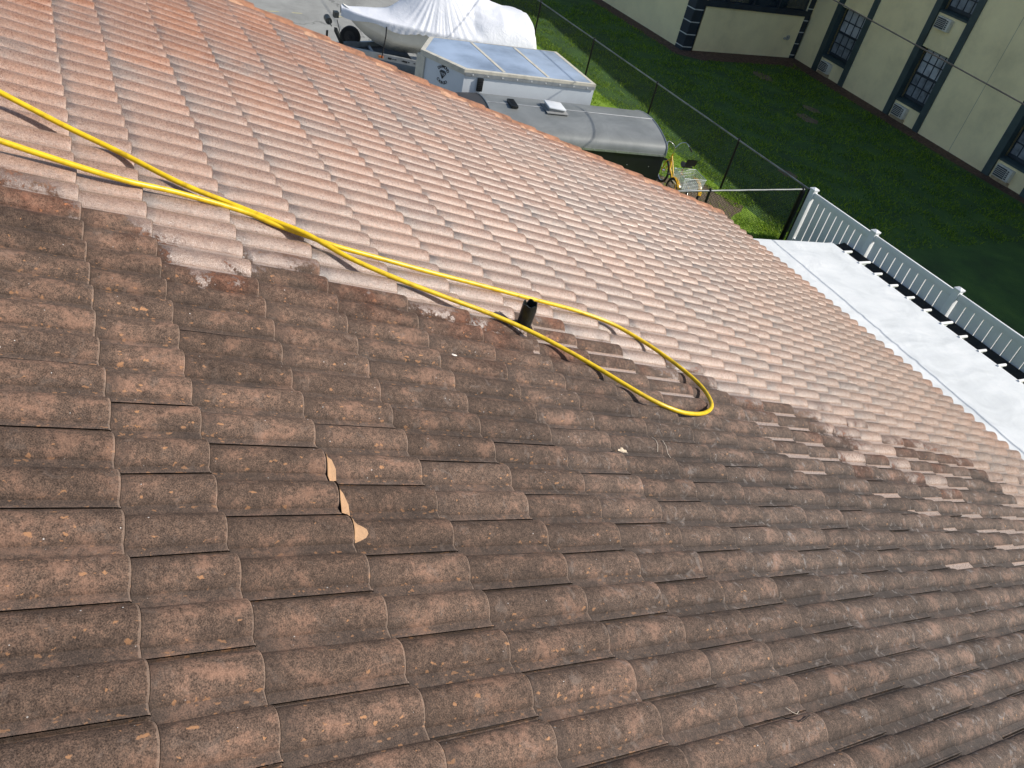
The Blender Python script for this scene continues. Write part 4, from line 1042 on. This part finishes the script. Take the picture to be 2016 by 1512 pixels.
mb = MB(); mb.cyl((-19.75, 6.30, ZG+.35), (-19.62, 6.28, ZG+1.03), .03, 10); mb.cyl((-19.7, 6.29, ZG+.75), (-19.6, 6.42, ZG+.66), .012, 6); mb.build('jack', M_BLK, tr, smooth=40, world=True)
for sgn in (1, -1):
    wheel(tr, tuple(bp(3.6, sgn*1.06, .33)), BV)
    mb = MB(); mb.tube([bp(3.6+.42*math.cos(q), sgn*1.06, .36+.42*math.sin(q)) for q in np.linspace(.1, math.pi-.1, 9)], .09, 6); mb.build('fender', M_GALV, tr, smooth=40, world=True)
# marker lamp and lettering on the near rail
def rail_pt(t, off=.05, z=.62): p = bp(-.2, .03, z).lerp(bp(2.19, .935, z), t); return p+BV*off
mb = MB(); mb.box(rail_pt(.50, .05), (.03, .13, .06), -.42); mb.build('marker_lamp', simple('amber_lens', (.75, .22, .05), .3), tr, world=True, bevel=.008)
rd = (bp(2.19, .935, .52)-bp(-.2, .03, .52)).normalized(); rn = Vector((rd.y, -rd.x, 0))
mb = MB()
for t, w_, h_ in ((.60, .10, .05), (.635, .05, .02), (.66, .06, .025), (.73, .03, .02), (.76, .13, .045), (.80, .04, .03), (.86, .05, .022), (.885, .04, .04), (.92, .06, .02)):
    c = rail_pt(t, 0)+rn*.046; mb.box(c, (w_, .006, h_), math.atan2(rd.y, rd.x), random.uniform(-.3, .3))
mb.build('worn_lettering', M_INK, tr, world=True)

# ------------------------------------------------------------------ tricycle
M_YEL = simple('yellow_paint', (.80, .44, .02), .28, 0, .08, 12, coat=.4)
M_CHR = simple('chrome', (.65, .66, .66), .2, .95, .05, 10)
M_SAD = simple('black_saddle', (.012, .012, .012), .5)
tc_ = empty('tricycle', (-11.84, 12.75, ZG), 0, 'yellow adult tricycle with white wire basket parked behind the black trailer', 'tricycle')
HD = Vector((-.985, .17, 0)).normalized(); HS = Vector((HD.y, -HD.x, 0))   # heading and its right... side
O3 = Vector((-11.84, 12.75, ZG))
def q3(f, s_, z): return O3+HD*f+HS*s_+Vector((0, 0, z))
def spoked(c, axis, r):
    axis = Vector(axis).normalized(); c = Vector(c); a = axis.orthogonal().normalized(); b = axis.cross(a)
    mb = MB(); mb.torus(c, axis, r, .029, 30, 8); w = mb.build('wheel', M_TYRE, tc_, smooth=60, world=True)
    mb = MB(); mb.torus(c, axis, r-.028, .012, 30, 6)
    mb.cyl(c-axis*.04, c+axis*.04, .025, 10)
    for i in range(16):
        an = 2*math.pi*i/16; mb.cyl(c+axis*(.03 if i % 2 else -.03), c+(a*math.cos(an)+b*math.sin(an))*(r-.03), .0025, 4)
    mb.build('rim', M_CHR, w, smooth=60, world=True)
WR = .27
for sgn in (-1, 1):
    spoked(q3(0, sgn*.29, WR+.02), HS, WR)
    mb = MB(); P = []
    for i in range(11):
        an = R(55+i*11.5); P.append([q3(-.0+(WR+.055)*math.cos(an), sgn*.29+w_, WR+.02+(WR+.055)*math.sin(an)-abs(w_)*.25) for w_ in (-.045, -.02, 0, .02, .045)])
    mb.grid(P); mb.build('mudguard', M_YEL, tc_, smooth=60, world=True)
fc = q3(1.12, 0, WR+.02); spoked(fc, HS, WR)
mb = MB()
mb.tube([q3(0, -.29, WR+.02), q3(0, .29, WR+.02)], .018, 8)
mb.tube([q3(0, 0, .3), q3(.35, 0, .27), q3(.6, 0, .30), q3(.84, 0, .46), q3(.93, 0, .72)], .024, 8)
mb.tube([q3(.36, 0, .28), q3(.28, 0, .72)], .02, 8)
mb.tube([q3(.03, -.2, .3), q3(.2, -.1, .5), q3(.3, 0, .62)], .012, 6); mb.tube([q3(.03, .2, .3), q3(.2, .1, .5), q3(.3, 0, .62)], .012, 6)
mb.tube([q3(.5, 0, .30), q3(.72, 0, .52), q3(.93, 0, .74)], .018, 8)
mb.build('frame', M_YEL, tc_, smooth=60, world=True)
mb = MB(); mb.tube([q3(.92, 0, .82), q3(.97, 0, .66), q3(1.03, .055, .56), q3(1.12, .055, .29)], .014, 8); mb.tube([q3(.97, 0, .66), q3(1.03, -.055, .56), q3(1.12, -.055, .29)], .014, 8); mb.build('fork', M_YEL, tc_, smooth=60, world=True)
mb = MB()
for sgn in (-1, 1): mb.tube(catmull([q3(.92, 0, .82), q3(.92, sgn*.02, .98), q3(.95, sgn*.14, 1.08), q3(.90, sgn*.26, 1.10), q3(.74, sgn*.32, 1.02)], 5), .011, 8)
hb_ = mb.build('handlebar', M_CHR, tc_, smooth=60, world=True)
mb = MB()
for sgn in (-1, 1): mb.tube([q3(.80, sgn*.305, 1.055), q3(.68, sgn*.335, .99)], .017, 8)
mb.build('grip', M_SAD, hb_, smooth=60, world=True)
mb = MB(); mb.tube([q3(.27, 0, .72), q3(.26, 0, .83)], .013, 8)
P = []
for i in range(8):
    t = i/7; f_ = .14+.27*t; w_ = .125*(1-t)**.7+.035; P.append([q3(f_, w_*k, .86-.03*k*k+.012*math.sin(t*3)) for k in (-1, -.6, 0, .6, 1)]+[q3(f_, w_*.8, .81), q3(f_, -w_*.8, .81), q3(f_, -w_, .83)])
mb.grid(P)
mb.add(P[0], [tuple(range(len(P[0])))]); mb.add(P[-1], [tuple(range(len(P[-1])))])
P = [[q3(.07-.02*i, k, .90+.08*i) for k in (-.13, -.05, .05, .13)] for i in range(3)]
mb.grid(P); mb.grid([[v-HD*.03 for v in r_] for r_ in P]); mb.tube([q3(.15, 0, .83), q3(.05, 0, .92)], .012, 6)
mb.build('saddle', M_SAD, tc_, smooth=60, world=True)
M_WIRE = simple('white_wire', (.72, .76, .74), .4)
mb = MB(); f0_, f1_, s0_, s1_, zb, zt_ = -.34, .16, -.26, .26, .46, .76
for i in range(9):
    z = zb+(zt_-zb)*i/8; e = .03*(i/8)
    mb.tube([q3(f0_-e, s0_-e, z), q3(f1_+e, s0_-e, z), q3(f1_+e, s1_+e, z), q3(f0_-e, s1_+e, z)], 0.0065 if i < 8 else .010, 4, closed=True)
for i in range(11):
    t = i/10
    for ff in ((f0_+(f1_-f0_)*t, s0_), (f0_+(f1_-f0_)*t, s1_)): mb.tube([q3(ff[0], ff[1], zb), q3(ff[0], ff[1]*1.1, zt_)], .0050, 4)
    for ss in (f0_, f1_): mb.tube([q3(ss, s0_+(s1_-s0_)*t, zb), q3(ss+(.03 if ss > 0 else -.03), s0_+(s1_-s0_)*t, zt_)], .0050, 4)
    mb.tube([q3(f0_+(f1_-f0_)*t, s0_, zb), q3(f0_+(f1_-f0_)*t, s1_, zb)], .0045, 4)
    mb.tube([q3(f0_, s0_+(s1_-s0_)*t, zb), q3(f1_, s0_+(s1_-s0_)*t, zb)], .0035, 4)
mb.build('basket', M_WIRE, tc_, world=True)
mb = MB(); mb.cyl(q3(.55, -.05, .28), q3(.55, .05, .28), .03, 10); mb.cyl(q3(.55, .06, .28), q3(.57, .065, .28), .085, 16)
mb.tube([q3(.55, .07, .28), q3(.50, .08, .13)], .01, 6); mb.tube([q3(.55, -.07, .28), q3(.60, -.08, .43)], .01, 6)
mb.box(q3(.50, .13, .13), (.08, .09, .025), math.atan2(HD.y, HD.x)); mb.box(q3(.60, -.13, .43), (.08, .09, .025), math.atan2(HD.y, HD.x))
mb.build('crank', simple('dark_steel', (.05, .055, .055), .45, .5, .3, 12), tc_, smooth=40, world=True)
